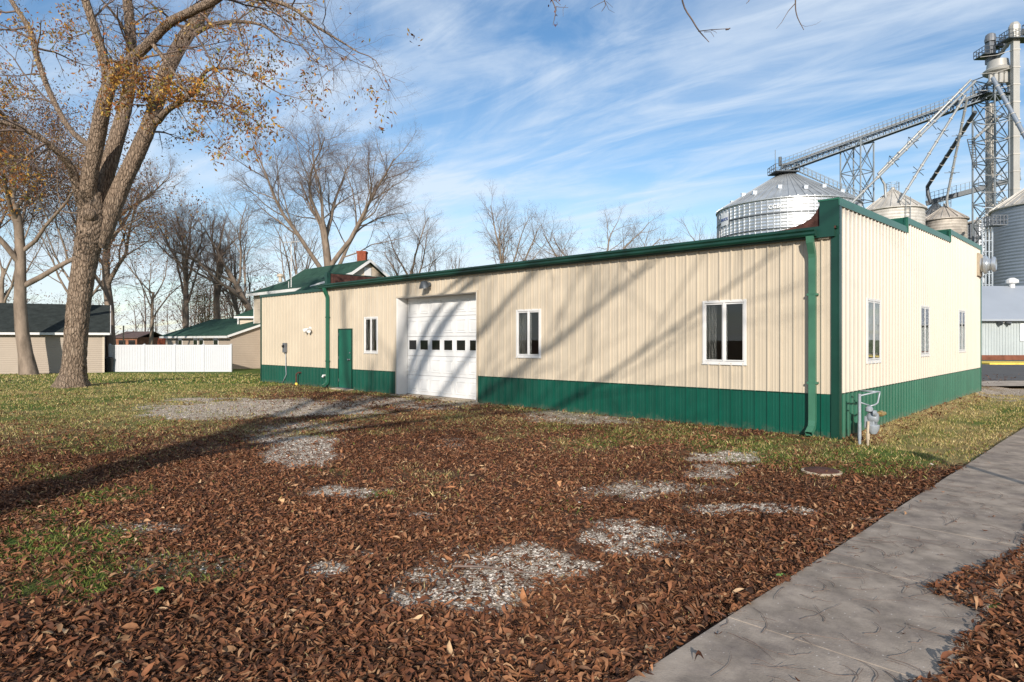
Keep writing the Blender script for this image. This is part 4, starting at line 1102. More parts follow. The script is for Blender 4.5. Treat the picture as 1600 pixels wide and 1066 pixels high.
# ---- background trees
def bx_(px, D): return (px-800)/FPX*D
def bgtree(px, D, top_py, label, seed, wpx=14, group=None, **k):
    x = bx_(px, D); z = gzf(x, D); H = H0+(HZ-top_py)/FPX*D-z
    return tree(k.pop('name', 'bare_tree'), label, x, D, H, wpx/2/FPX*D*math.cos(math.atan(x/D)), seed, group=group, **k)
G1 = 'leafless trees beyond the buildings'
bgtree(47, 37.5, 150, 'broad oak with brown leaves standing in front of the dark-roofed shed', 3, 27, trunk_frac=.38, spread=1.25, leaves=(26000, .15, .40, RUSTY+[(.10, .07, .04)]*2), name='oak_tree', kmul=.95)
bgtree(-60, 44, 130, 'brown-leaved tree cut by the left edge of the view', 83, 20, trunk_frac=.3, leaves=(15000, .16, .45, RUSTY+[(.10, .07, .04)]), name='oak_tree')
bgtree(176, 47, 232, 'bare tree just right of the big forking trunk, left of the white fence middle', 12, 19, G1, trunk_frac=.45, leaves=(700, .16, .3, OLIVE), kmul=.95)
bgtree(288, 56, 300, 'straight bare tree rising above the left half of the white fence', 20, 12, G1, trunk_frac=.42, spread=.8)
bgtree(345, 60, 318, 'slender bare tree with a stubby top above the green roofed wing', 27, 11, G1, trunk_frac=.5, spread=.8, kmul=.9)
bgtree(428, 58, 300, 'leaning bare tree with limbs arching left over the wing roof', 33, 13, G1, trunk_frac=.34, spread=1.25, lean=(-.32, .1))
bgtree(395, 64, 330, 'thin bare tree whose branches reach over the porch roof', 36, 9, G1, trunk_frac=.36, lean=(-.35, 0), spread=1.1, kmul=.8)
bgtree(516, 60, 186, 'tallest bare tree with a wide fan crown, behind the house with the brick chimney', 47, 19, G1, trunk_frac=.34, spread=1.1, kmul=1.1)
bgtree(462, 72, 300, 'bare tree between the leaning tree and the tall fan-crowned tree', 46, 9, G1, trunk_frac=.3, kmul=.8)
bgtree(645, 72, 318, 'bare tree right of the house gable with a rounded crown', 51, 10, G1, trunk_frac=.36, kmul=.85)
bgtree(612, 80, 372, 'low bushy bare tree close behind the house gable', 53, 7, G1, trunk_frac=.2, kmul=.8)
bgtree(700, 78, 352, 'small bare tree with upswept branches behind the middle of the long roof', 57, 7, G1, trunk_frac=.28, spread=.8, kmul=.75)
bgtree(796, 74, 290, 'vase-shaped bare tree above the long roof, right of the small upswept one', 61, 11, G1, trunk_frac=.34, spread=.85, kmul=.85)
bgtree(852, 88, 362, 'low reddish bare tree between the vase-shaped tree and the twin-crowned tree', 64, 6, G1, trunk_frac=.25, kmul=.8, leaves=(350, .22, .3, REDD))
bgtree(936, 82, 306, 'wide twin-crowned bare tree above the middle of the long roof', 67, 11, G1, trunk_frac=.3, spread=1.15, kmul=.9)
bgtree(985, 90, 330, 'bare tree touching the right side of the twin-crowned tree', 70, 7, G1, trunk_frac=.3, kmul=.75)
bgtree(1034, 92, 346, 'small faint bare tree between the twin-crowned tree and the big bin', 72, 5, G1, trunk_frac=.4, kmul=.65, depth=5)
bgtree(1094, 84, 328, 'thin bare treetop just left of the big grain bin', 75, 5, G1, trunk_frac=.5, spread=.7, kmul=.7, depth=5)
bgtree(372, 68, 405, 'reddish-leaved small tree behind the green roofed wing', 78, 7, trunk_frac=.2, leaves=(3800, .17, .45, REDD), name='young_tree', kmul=.7)
bgtree(318, 62, 440, 'olive-leaved small tree over the fence, left of the reddish one', 79, 6, trunk_frac=.2, leaves=(2200, .17, .35, OLIVE), name='young_tree', kmul=.6, depth=5)
bgtree(236, 75, 350, 'thin bare tree far behind the left half of the white fence', 84, 8, G1, trunk_frac=.3, kmul=.75)
bgtree(120, 64, 300, 'bare tree half hidden behind the big forking trunk', 85, 12, G1, trunk_frac=.3, kmul=.8)
bgtree(10, 70, 260, 'bare tree at the far left behind the shed roof', 86, 12, G1, trunk_frac=.3, kmul=.85)
# far wood along the horizon: one mass
TW = Skel(); rw = random.Random(99); pts = []
PR_W = dict(n=[4, 4, 3, 3], k=[9, 6, 4], wig=[.06, .18, .2, .25], trop=[.02, .05, .03, .02], tip=[.4, .3, .4, .5], start=[.15, .2, .2], ang=[38, 42, 45], rr=[.45, .5, .6], lr=[.5, .5, .5], thick=-1)
for i in range(170):
    D = rw.uniform(85, 160); px = rw.uniform(-150, 780) if i < 95 else rw.uniform(780, 1120); x = bx_(px, D)
    grow(TW, (x, D, -.5), (0, 0, 1), rw.uniform(7, 12), rw.uniform(.12, .22), 0, PR_W, rw)
V, F_ = tubes(TW, 1, 3); tag(np_mesh('far_woodland', V, F_, M['twig']), kind='stuff')
P0 = np.array([q[0] for q in TW.tips]); V, F_, cc = leaf_quads(P0, 16000, .4, .5, [(.17, .10, .07), (.13, .08, .06), (.22, .11, .07)], 91)
tag(np_mesh('far_undergrowth', V, F_, M['treeleaf'], col=cc), kind='stuff')

# ------------------------------------------------------------------ shed, fence, house
def roof_slab(mb, pts, th):
    pts = [Vector(p) for p in pts]; n = (pts[1]-pts[0]).cross(pts[2]-pts[0]).normalized()
    if n.z < 0: n = -n
    k = len(pts); vs = pts+[p-n*th for p in pts]
    mb.add(vs, [tuple(range(k)), tuple(range(k, 2*k))[::-1]]+[(i, k+i, k+(i+1) % k, (i+1) % k) for i in range(k)])
# shed at the left
def shed():
    D = 41.0; cx, cy = bx_(163, D), D; zb = -.55; e = H0+(HZ-518)/FPX*D; dp = 7; Ln = 15
    fx = Vector((-math.cos(R(27)), -math.sin(R(27)), 0)); fy = Vector((-math.sin(R(32)), math.cos(R(32)), 0))
    def K(a, t, z): return Vector((cx, cy, z))+fx*a+fy*t
    b = empty('storage_shed', K(6, 3, zb), 'long beige-sided shed with a dark green shingled roof at the left edge', 'shed')
    rz = e+1.75; mb = MB()
    mb.add([K(0, 0, zb), K(Ln, 0, zb), K(Ln, dp, zb), K(0, dp, zb), K(0, 0, e), K(Ln, 0, e), K(Ln, dp, e), K(0, dp, e), K(0, dp/2, rz), K(Ln, dp/2, rz)],
           [(0, 1, 5, 4), (2, 3, 7, 6), (3, 0, 4, 8, 7), (1, 2, 6, 9, 5)])
    mb.build('wall', M['siding'], b)
    mb = MB(); ov = .3; k = (rz-e)/(dp/2)
    roof_slab(mb, [K(-ov, -ov, e-k*ov+.1), K(Ln+ov, -ov, e-k*ov+.1), K(Ln+ov, dp/2, rz+.1), K(-ov, dp/2, rz+.1)], .06)
    roof_slab(mb, [K(Ln+ov, dp+ov, e-k*ov+.1), K(-ov, dp+ov, e-k*ov+.1), K(-ov, dp/2, rz+.1), K(Ln+ov, dp/2, rz+.1)], .06)
    mb.build('roof', M['shingle_dark'], b)
    mb = MB(); mb.box(K(-ov, -ov-.02, e-k*ov-.08), fx*(Ln+2*ov), fy*-.05, UZ*.14); mb.box(K(-ov-.02, -ov, e-k*ov-.06), fy*(dp/2+ov)+UZ*(k*(dp/2+ov)), fx*-.04, UZ*.15); mb.build('fascia', M['white'], b)
    mb = MB(); mb.box(K(-.01, -.02, zb), fx*.12, fy*-.02, UZ*(e-zb-.2)); mb.build('corner_trim', M['siding_h'], b)
shed()
# white vinyl fence: panels between posts
def fence():
    D = 42.0; xa = bx_(172, D); xb = bx_(361, D); zt = H0+(HZ-539)/FPX*D
    f = empty('vinyl_fence', ((xa+xb)/2, D, -.45), 'white vinyl privacy fence of four solid panels between the shed and the wing', 'fence')
    cuts = [172, 225.5, 273.5, 318, 361]
    for i, px in enumerate(cuts):
        x = bx_(px, D); mb = MB(); mb.box((x-.065, D-.065, -.6), (.13, 0, 0), (0, .13, 0), (0, 0, zt+.62)); mb.lathe((x, D, zt+.02), [(0, 0), (.09, 0), (.09, .02), (.0, .06)], 4); mb.build('post', M['vinyl'], f)
        if i < 4:
            x2 = bx_(cuts[i+1], D); mb = MB(); n = 12; w = (x2-x-.13)/n
            for k in range(n): mb.box((x+.065+k*w, D-.02, -.45), (w-.008, 0, 0), (0, .035, 0), (0, 0, zt+.40))
            mb.box((x+.065, D-.03, zt-.11), (x2-x-.13, 0, 0), (0, .06, 0), (0, 0, .11)); mb.box((x+.065, D-.03, -.47), (x2-x-.13, 0, 0), (0, .06, 0), (0, 0, .12))
            mb.build('panel', M['vinyl'], f)
fence()
mb = MB()
bx0 = bx_(167.5, 41.6); mb.lathe((bx0, 41.7, -.5), [(.0, 0), (.24, 0), (.30, .9), (.32, .9), (.32, .96), (.2, 1.03), (0, 1.05)], 16); tag(mb.build('rubbish_bin', M['black'], smooth='auto'), 'black rubbish bin in the gap between the shed and the white fence', 'bin')
mb = MB(); mb.tube([(bx_(193, 46), 46, -.5), (bx_(193, 46), 46, H0+.02*46+.1)], .05, 8)
tag(mb.build('wooden_pole', M['concrete']), 'pale slim pole standing behind the left part of the white fence', 'pole')
def brick_house():
    D = 84; x0, x1 = bx_(176, D), bx_(214, D); b = empty('brick_house', ((x0+x1)/2, D+3, -.5), 'distant orange brick house peeking over the left end of the white fence', 'house')
    e = H0+.004*D; mb = MB(); mb.box((x0, D, -.6), (x1-x0, 0, 0), (0, 7, 0), (0, 0, e+.6)); mb.build('wall', M['brick_far'], b)
    mb = MB(); roof_slab(mb, [(x0-.3, D-.3, e-.05), (x1+.3, D-.3, e-.05), (x1+.3, D+3.5, e+.8), (x0-.3, D+3.5, e+.8)], .1); roof_slab(mb, [(x1+.3, D+7.3, e-.05), (x0-.3, D+7.3, e-.05), (x0-.3, D+3.5, e+.8), (x1+.3, D+3.5, e+.8)], .1); mb.build('roof', M['roof_far'], b)
    for k in (.25, .65): mb = MB(); mb.box((x0+(x1-x0)*k, D-.03, .6), (.9, 0, 0), (0, .04, 0), (0, 0, 1.0)); mb.build('window', M['glass'], b)
    x0, D = bx_(249, 70), 70
    c = empty('brick_chimney', (x0, D, -.5), 'small round-topped brick chimney stack showing over the middle of the white fence', 'chimney'); mb = MB(); mb.lathe((x0+.3, D, -.5), [(0, 0), (.45, 0), (.45, 2.0), (.38, 2.3), (.2, 2.5), (0, 2.55)], 12); mb.build('stack', M['brick'], c)
brick_house()

# frame of the house: ridge runs along u1, the gable looks along -u1
def Q(o, s, t, z): return Vector((o[0], o[1], 0))+u1*s+u2*t+UZ*z
def wing():
    D = 45.5; o = (bx_(361, D), D); Ls, Wd = 13.5, 8.0; zb = -.5; e = 2.02; rz = 3.42
    b = empty('house_wing', (o[0]+u1.x*6+u2.x*4, o[1]+u1.y*6+u2.y*4, zb), 'single-storey beige wing with a low green shingle roof behind the white fence', 'house')
    mb = MB()
    mb.add([Q(o, 0, 0, zb), Q(o, Ls, 0, zb), Q(o, Ls, Wd, zb), Q(o, 0, Wd, zb), Q(o, 0, 0, e), Q(o, Ls, 0, e), Q(o, Ls, Wd, e), Q(o, 0, Wd, e), Q(o, 0, Wd/2, rz), Q(o, Ls, Wd/2, rz)],
           [(1, 0, 4, 5), (2, 1, 5, 9, 6), (3, 2, 6, 7), (0, 3, 7, 8, 4)])
    mb.build('wall', M['siding'], b)
    mb = MB(); ov = .35; k = (rz-e)/(Wd/2)
    roof_slab(mb, [Q(o, -.2, -ov, e-k*ov+.08), Q(o, Ls+.3, -ov, e-k*ov+.08), Q(o, Ls+.3, Wd/2, rz+.08), Q(o, -.2, Wd/2, rz+.08)], .06)
    roof_slab(mb, [Q(o, Ls+.3, Wd+ov, e-k*ov+.08), Q(o, -.2, Wd+ov, e-k*ov+.08), Q(o, -.2, Wd/2, rz+.08), Q(o, Ls+.3, Wd/2, rz+.08)], .06)
    mb.build('roof', M['shingle_green'], b)
    mb = MB()
    mb.box(Q(o, -.2, -ov-.02, e-k*ov-.12), u1*(Ls+.5), u2*-.04, UZ*.15)
    mb.box(Q(o, -.22, -ov, e-k*ov-.10), u2*(Wd/2+ov)+UZ*(k*(Wd/2+ov)), u1*-.04, UZ*.16); mb.box(Q(o, -.22, Wd+ov, e-k*ov-.10), -u2*(Wd/2+ov)+UZ*(k*(Wd/2+ov)), u1*-.04, UZ*.16)
    mb.build('fascia', M['white'], b)
    for s_ in (2.2, 5.0, 6.2, 9.5):
        mb = MB(); mb.box(Q(o, s_, -.03, .9), u1*.9, u2*.05, UZ*.95); f = mb.build('window', M['white'], b); mb = MB(); mb.box(Q(o, s_+.08, -.045, .98), u1*.74, u2*.01, UZ*.79); mb.build('pane', M['glass'], f)
    mb = MB(); mb.tube([Q(o, 4.0, 2.2, 2.6), Q(o, 4.0, 2.2, 3.35)], .07, 10); mb.build('vent_pipe', M['white'], b)
wing()
def house():
    D = 45.0; o = (bx_(574, D), D); Ls = 8.6; zb = -.5; rz = H0+(HZ-406)/FPX*D
    pr = [(-4.6, 5.12), (-1.5, 6.25), (0, rz), (1.5, 6.25), (4.6, 5.12)]
    b = empty('cream_house', (o[0]+u1.x*4, o[1]+u1.y*4, zb), 'cream two-storey house with a green shingle roof, white rakes and a brick chimney', 'house')
    mb = MB(); W_ = 4.25; ez = 5.1
    gv = [(-W_, zb), (-W_, ez), (-1.5, 6.1), (0, rz-.15), (1.5, 6.1), (W_, ez), (W_, zb)]
    a = [Q(o, 0, t, z) for t, z in gv]; c = [Q(o, Ls, t, z) for t, z in gv]; n = len(gv)
    mb.add(a+c, [tuple(range(n)), tuple(range(n, 2*n))[::-1], (0, n, n+1, 1), (5, n+5, n+6, 6)])
    mb.build('wall', M['siding_h'], b)
    mb = MB()
    for (t0, z0), (t1, z1) in zip(pr, pr[1:]):
        roof_slab(mb, [Q(o, -.35, t0, z0), Q(o, Ls+.4, t0, z0), Q(o, Ls+.4, t1, z1), Q(o, -.35, t1, z1)], .07)
    rf = mb.build('roof', M['shingle_green'], b)
    mb = MB()
    for (t0, z0), (t1, z1) in zip(pr, pr[1:]):
        mb.box(Q(o, -.37, t0, z0-.20), u2*(t1-t0)+UZ*(z1-z0), u1*-.04, UZ*.22); mb.box(Q(o, Ls+.42, t0, z0-.20), u2*(t1-t0)+UZ*(z1-z0), u1*.04, UZ*.22)
    mb.box(Q(o, -.35, -4.62, 5.12-.24), u1*(Ls+.8), u2*-.05, UZ*.20)
    mb.build('fascia', M['white'], b)
    mb = MB(); ch = W(566, 400, D+4.6); mb.box(ch+Vector((-.33, -.33, -2.2)), (.66, 0, 0), (0, .66, 0), (0, 0, 2.5)); mb.box(ch+Vector((-.37, -.37, .18)), (.74, 0, 0), (0, .74, 0), (0, 0, .16)); mb.build('chimney', M['brick'], rf)
    mb = MB(); mb.box(Q(o, -.02, -.28, 6.15), u2*.56, u1*-.04, UZ*.55); mb.build('gable_vent', M['white'], b)
    mb = MB(); mb.box(Q(o, Ls-.02, -W_-.03, zb), u1*.06, u2*.15, UZ*(ez-zb)); mb.build('corner_trim', M['white'], b)
    for s_ in (1.2, 4.6): 
        mb = MB(); mb.box(Q(o, s_, -W_-.04, 3.2), u1*1.0, u2*.05, UZ*1.3); f = mb.build('window', M['white'], b); mb = MB(); mb.box(Q(o, s_+.08, -W_-.055, 3.28), u1*.84, u2*.01, UZ*1.14); mb.build('pane', M['glass'], f)
    # low side room off the left end and a porch roof in front
    mb = MB(); q = [W(366, 494, 49), W(428, 494, 49)]; roof_slab(mb, [q[0], q[1], q[1]+Vector((0, 2.6, 1.25)), q[0]+Vector((1.9, 2.6, 1.25))], .07)
    mb.add([q[0], q[0]+Vector((1.9, 2.6, 1.25)), q[0]+Vector((0, 5.2, 0))], [(0, 1, 2)])
    p = [(bx_(455, 40), 40, 4.55), (bx_(530, 40), 40, 4.55), (bx_(530, 43), 43, 5.70), (bx_(494, 43), 43, 5.70)]; roof_slab(mb, p, .07); mb.build('lean_to_roof', M['shingle_green'], b)
    mb = MB(); mb.box(q[0]+Vector((.3, .3, 0))-UZ*(q[0].z+.5), (2.8, 0, 0), (0, 4.6, 0), (0, 0, q[0].z+.42)); mb.build('lean_to_wall', M['siding_h'], b); mb = MB(); mb.box((bx_(462, 40), 40.3, -.2), (2.5, 0, 0), (0, 2.7, 0), (0, 0, 4.6)); mb.build('porch_wall', M['siding_h'], b)
    mb = MB(); mb.box(q[0]+Vector((0, -.03, -.17)), (3.0, 0, 0), (0, -.04, 0), (0, 0, .15)); mb.build('lean_to_fascia', M['white'], b)
    mb = MB(); v_ = W(438, 430, 47); mb.lathe(v_-UZ*.5, [(0, 0), (.12, 0), (.12, .35), (.24, .38), (.24, .52), (.12, .6), (0, .6)], 12); mb.build('roof_vent', M['siding_h'], b)
    an = empty('tv_antenna', W(455, 455, 44), 'thin pale mast with a television antenna standing beside the house roof', 'antenna')
    x = W(455, 378, 44); mb = MB(); mb.tube([W(455, 478, 44)-UZ*2.5, x], .028, 6); mb.tube([W(451, 440, 44)-UZ*2, W(451, 440, 44)], .02, 5); mb.build('mast', M['white'], an)
    mb = MB(); mb.tube([x+Vector((-.55, 0, -.05)), x+Vector((.55, 0, .02))], .02, 5)
    for i in range(7): xx = -.5+i*.16; mb.tube([x+Vector((xx, -.45+i*.03, 0)), x+Vector((xx, .45-i*.03, 0))], .012, 4)
    mb.build('elements', M['white'], an)
house()

# ------------------------------------------------------------------ grain elevator
def ribbed(mb, c, r, z0, z1, nst, bands, stiff=True):
    mb.lathe(c, [(r, z0)]+[(r+(.05 if k % 2 else 0), z0+(z1-z0)*k/(bands*2)) for k in range(1, bands*2)]+[(r, z1)], 72)
def edges(pl, pr, D):
    a, b = math.atan((pl-800)/FPX), math.atan((pr-800)/FPX); m = (a+b)/2
    return 800+FPX*math.tan(m), D/math.cos(m)*math.sin((b-a)/2)
def bin_(name, label, px, D, r, ze, za, wm_, rm, nst, walkway=False, group='steel grain bins', nrib=48, rings=10):
    if isinstance(px, tuple): px, r = edges(*px, D)
    x = bx_(px, D); c = Vector((x, D, 0))
    b = empty(name, c, label, 'grain bin', group); b['r'] = r
    mb = MB(); n = 96; prof = []
    nc = 90
    for k in range(nc+1): prof.append((r+.025*math.cos(k*math.pi), ze*k/nc))
    mb.lathe(c, prof, n)
    mb.build('wall', M[wm_], b)
    mb = MB()
    for k in range(nst):
        a = 2*math.pi*(k+.5)/nst; e = Vector((math.cos(a), math.sin(a), 0)); tt = Vector((-e.y, e.x, 0))
        mb.box(c+e*r-tt*.09, tt*.18, e*.12, UZ*(ze-.2))
    if nst: mb.build('stiffener', M['stiff'], b)
    if rings:
        mb = MB()
        for k in range(1, rings):
            z = ze*k/rings
            mb.lathe(c+UZ*z, [(r+.02, -.09), (r+.17, -.09), (r+.17, .09), (r+.02, .09)], 72)
        mb.build('wind_ring', M['grey_dark'], b)
    mb = MB(); rt = r*.075; n2 = nrib
    mb.lathe(c, [(r+.30, ze-.12), (r+.30, ze+.0), (r+.0, ze+.16), (rt, za), (rt, za+.35), (rt*.4, za+.5), (0, za+.5)], n2*2)
    rf = mb.build('roof', M[rm], b)
    mb = MB()
    for k in range(n2):
        a = 2*math.pi*(k+.5)/n2; e = Vector((math.cos(a), math.sin(a), 0)); tt = Vector((-e.y, e.x, 0))
        p0 = c+e*(r+.28)+UZ*(ze+.02); p1 = c+e*(rt)+UZ*(za+.02); w_ = .10
        mb.add([p0-tt*w_, p0+tt*w_, p1+tt*w_*.4, p1-tt*w_*.4, p0-tt*w_+UZ*.12, p0+tt*w_+UZ*.12, p1+tt*w_*.4+UZ*.10, p1-tt*w_*.4+UZ*.10], [(4, 5, 6, 7), (0, 1, 5, 4), (1, 2, 6, 5), (3, 0, 4, 7), (2, 3, 7, 6)])
    mb.build('roof_rib', M[rm], rf)
    if walkway:
        for k in range(14):
            a = 2*math.pi*(k+.3)/14; e = Vector((math.cos(a), math.sin(a), 0)); f = .30 if k % 2 else .22
            q = c+e*(r*(1-f))+UZ*(ze+.16+(za-ze)*f); mb = MB(); mb.box(q+Vector((-.3, -.3, 0)), (.6, 0, 0), (0, .6, 0), (0, 0, .55)); mb.box(q+Vector((-.36, -.36, .5)), (.72, 0, 0), (0, .72, 0), (0, 0, .08)); mb.build('roof_vent', M['galv'], b)
        # stair with rails from the eave to the peak
        mb = MB(); e = Vector((.86, -.50, 0)); tt = Vector((-e.y, e.x, 0)); p0 = c+e*(r+.4)+UZ*(ze+.4); p1 = c+e*(rt+.6)+UZ*(za+.3)
        for o_ in (-.5, .5):
            mb.beam(p0+tt*o_, p1+tt*o_, .10); mb.beam(p0+tt*o_+UZ*1.1, p1+tt*o_+UZ*1.1, .07); mb.beam(p0+tt*o_+UZ*.6, p1+tt*o_+UZ*.6, .05)
            for k in range(17): q = p0.lerp(p1, k/16)+tt*o_; mb.beam(q, q+UZ*1.1, .06)
        for k in range(40): q = p0.lerp(p1, k/39); mb.beam(q-tt*.5, q+tt*.5, .09)
        mb.build('stair', M['steel'], b)
    return b, c
BIN, bc = bin_('grain_bin', 'largest shiny galvanised bin left of the tower, with a stair on its cone roof', (1121, 1346), 110, 12.4, 23.9, 30.3, 'galv', 'galv_roof', 72, True, nrib=60)
# hatch text and maker's plate on the big bin
def text_on(name, body, c, r, ang, z, size, m, parent, depth=.03):
    cu = bpy.data.curves.new(name, 'FONT'); cu.body = body; cu.size = size; cu.align_x = 'CENTER'; cu.align_y = 'CENTER'; cu.extrude = .02
    o = bpy.data.objects.new(name, cu); C.objects.link(o); dg = bpy.context.evaluated_depsgraph_get(); me = bpy.data.meshes.new_from_object(o.evaluated_get(dg)); bpy.data.objects.remove(o)
    me.materials.clear(); me.materials.append(m)
    co = np.empty(len(me.vertices)*3); me.vertices.foreach_get('co', co); co = co.reshape(-1, 3)
    th = ang+co[:, 0]/r; rr = r+depth+co[:, 2]
    out = np.stack([c.x+rr*np.sin(th), c.y-rr*np.cos(th), z+co[:, 1]], 1); me.vertices.foreach_set('co', out.ravel()); me.update()
    return link(name, me, parent)
def plate(name, c, r, a0, a1, z0, z1, m, parent):
    V = []; F_ = []
    for i in range(9):
        a = a0+(a1-a0)*i/8
        for rr in (r, r+.06):
            for z in (z0, z1): V.append((c.x+rr*math.sin(a), c.y-rr*math.cos(a), z))
    for i in range(8):
        b = i*4; F_ += [(b+2, b+6, b+7, b+3), (b+1, b+3, b+7, b+5), (b, b+4, b+6, b+2)]
    me = bpy.data.meshes.new(name); me.from_pydata(V, [], F_); me.update(); me.materials.append(m); return link(name, me, parent)
aoff = math.atan2(bc.x, bc.y)      # the bin face turned to the camera
M['sign_blue'] = mat('sign_blue', (.05, .09, .28), .5)
M['white_flat'] = mat('sign_white', (.85, .85, .85), .6, var=.02)
BR = BIN['r']; del BIN['r']
text_on('lettering', 'CGBC', bc, BR+.2, aoff*-1-.13, 22.5, .85, M['white_flat'], BIN)
a1_ = -aoff-.98
pl_ = plate('maker_plate', bc, BR+.15, a1_-.12, a1_+.10, 20.9, 22.9, M['white_flat'], BIN)
text_on('lettering', 'BROCK', bc, BR+.22, a1_-.01, 21.9, .70, M['sign_blue'], pl_)
B2, c2_ = bin_('grain_bin', 'pale older bin with a ladder, second from the left above the stepped parapet', (1346, 1446), 100, 5.05, 21.7, 25.0, 'galv_old', 'galv_old', 0, nrib=22, rings=0)
B3, c3_ = bin_('grain_bin', 'rust-stained bin between the pale ladder bin and the tower legs', (1441, 1512), 104, 3.75, 21.0, 23.3, 'galv_rust', 'galv_rust', 0, nrib=18, rings=0)
B4, c4_ = bin_('grain_bin', 'darker rusty bin tucked behind the rust-stained one', (1432, 1492), 116, 4.0, 23.2, 26.4, 'galv_rust', 'galv_rust', 0, nrib=16, rings=0)
B5, c5_ = bin_('grain_bin', 'blue-grey bin cut by the right edge with a pale ribbed cone roof', (1548, 1742), 85, 7.75, 19.2, 23.6, 'galv_blue', 'galv_old', 0, nrib=34, rings=0)
B6, c6_ = bin_('grain_bin', 'narrow dark bin squeezed between the rust-stained bin and the blue-grey one', 1527, 112, 1.9, 22.0, 22.6, 'grey_metal', 'galv_rust', 20, nrib=14, rings=8)
B7, c7_ = bin_('grain_bin', 'dark bin half hidden behind the big shiny bin, right side', (1300, 1350), 122, 3.6, 25.2, 28.2, 'grey_metal', 'grey_metal', 24, nrib=14, rings=8)

def lattice(mb, cx, cy, w, z0, z1, bay, r, rot=0.0, tw=None):
    tw = tw or w; n = max(1, round((z1-z0)/bay)); q = []
    for k in range(n+1):
        t = k/n; ww = w+(tw-w)*t; z = z0+(z1-z0)*t; q.append([Vector((cx, cy, z))+Matrix.Rotation(rot, 3, 'Z') @ Vector((sx*ww/2, sy*ww/2, 0)) for sx, sy in ((-1, -1), (1, -1), (1, 1), (-1, 1))])
    for i in range(4): mb.beam(q[0][i], q[-1][i], r*1.5)
    for k in range(n):
        for i in range(4):
            j = (i+1) % 4; mb.beam(q[k+1][i], q[k+1][j], r); mb.beam(q[k][i], q[k+1][j], r*.8); mb.beam(q[k][j], q[k+1][i], r*.8)
def platform(mb, c, w, d, rail=1.1):
    c = Vector(c); mb.box(c+Vector((-w/2, -d/2, -.12)), (w, 0, 0), (0, d, 0), (0, 0, .12))
    cs = [c+Vector((sx*w/2, sy*d/2, 0)) for sx, sy in ((-1, -1), (1, -1), (1, 1), (-1, 1))]
    for i in range(4):
        a, b = cs[i], cs[(i+1) % 4]
        for h in (.5, rail): mb.beam(a+UZ*h, b+UZ*h, .07)
        for k in range(4): q = a.lerp(b, k/4); mb.beam(q, q+UZ*rail, .07)
# tower
TX, TD = bx_(1548, 100), 100
tw_ = empty('elevator_tower', (TX, TD, 0), 'tall open lattice tower with distributor head and platforms between the bins', 'tower')
mb = MB(); lattice(mb, TX, TD, 3.3, 0, 42.5, 3.2, .13, .35); mb.build('frame', M['steel'], tw_)
mb = MB(); lattice(mb, TX, TD, .9, 0, 38, 1.6, .05, .2); mb.box((TX-.42, TD-.35, 0), (.34, 0, 0), (0, .5, 0), (0, 0, 38.5)); mb.box((TX+.05, TD-.35, 0), (.34, 0, 0), (0, .5, 0), (0, 0, 38.5)); mb.build('elevator_leg', M['galv_old'], tw_)
mb = MB(); platform(mb, (TX+.2, TD, W(0, 150, TD).z), 4.4, 3.4); mb.build('platform', M['grey_dark'], tw_); mb = MB(); platform(mb, (TX-.3, TD, W(0, 88, TD).z), 3.0, 2.4); mb.build('platform', M['grey_dark'], tw_); mb = MB(); platform(mb, (TX+1.0, TD, W(0, 73, TD).z), 1.6, 1.4); mb.build('platform', M['grey_dark'], tw_)
zh = W(0, 115, TD).z
mb = MB(); mb.lathe((TX-.1, TD-1.6, zh-1.2), [(0, 0), (1.0, 0), (1.9, .6), (2.0, .9), (1.5, 1.3), (1.35, 2.4), (1.1, 2.5), (0, 2.5)], 28); mb.build('distributor', M['leg'], tw_, smooth='auto')
mb = MB(); mb.box((TX-.55, TD-.5, W(0, 100, TD).z), (1.0, 0, 0), (0, 1, 0), (0, 0, 3.6)); mb.lathe((TX-.05, TD, W(0, 66, TD).z), [(0, 0), (.75, 0), (.8, .4), (.65, 1.1), (.4, 1.3), (0, 1.3)], 16); mb.lathe((TX+1.0, TD-.2, W(0, 72, TD).z), [(0, 0), (.4, 0), (.4, 1.5), (0, 1.5)], 12, (1, 0, 0)); mb.build('head', M['grey_metal'], tw_)
mb = MB()   # hanging ladder cage beside the frame
p0, p1 = W(1517, 218, TD-2), W(1524, 262, TD-2)
for o_ in (-.5, .5): mb.beam(p0+Vector((o_*1.1, 0, 0)), p1+Vector((o_*.5, 0, 0)), .09)
for k in range(12): q = p0.lerp(p1, k/11); w_ = 1.1-.6*k/11; mb.beam(q-Vector((w_/2, 0, 0)), q+Vector((w_/2, 0, 0)), .10)
mb.build('ladder', M['grey_dark'], tw_)
# the second elevator leg: boxed pale column at the right
LX, LD = bx_(1586, 96), 96
l2 = empty('grain_elevator_column', (LX, LD, 0), 'tall pale boxed elevator column with a railed platform at its top, right of the tower', 'grain elevator')
zt_ = W(0, 37, LD).z
mb = MB(); mb.box((LX-.48, LD-.32, 0), (.96, 0, 0), (0, .64, 0), (0, 0, zt_-2)); mb.build('casing', M['leg'], l2)
for k in range(16): mb = MB(); z = 6+k*2.6; mb.box((LX-.54, LD-.38, z), (1.08, 0, 0), (0, .76, 0), (0, 0, .14)); mb.beam((LX-.76, LD, z), (LX-2.0, LD+1, z-.2), .07) if k > 6 else None; mb.beam((LX-2, LD+1, z-.2), (LX-3.3, LD+2.6, z+.2), .07) if k > 6 else None; mb.build('flange', M['galv_old'], l2)
mb = MB(); platform(mb, (LX+.3, LD, W(0, 62, LD).z), 3.8, 2.0); mb.build('platform', M['grey_dark'], l2); mb = MB(); platform(mb, (LX+2.6, LD, W(0, 48, LD).z), 1.8, 1.6); mb.build('platform', M['grey_dark'], l2)
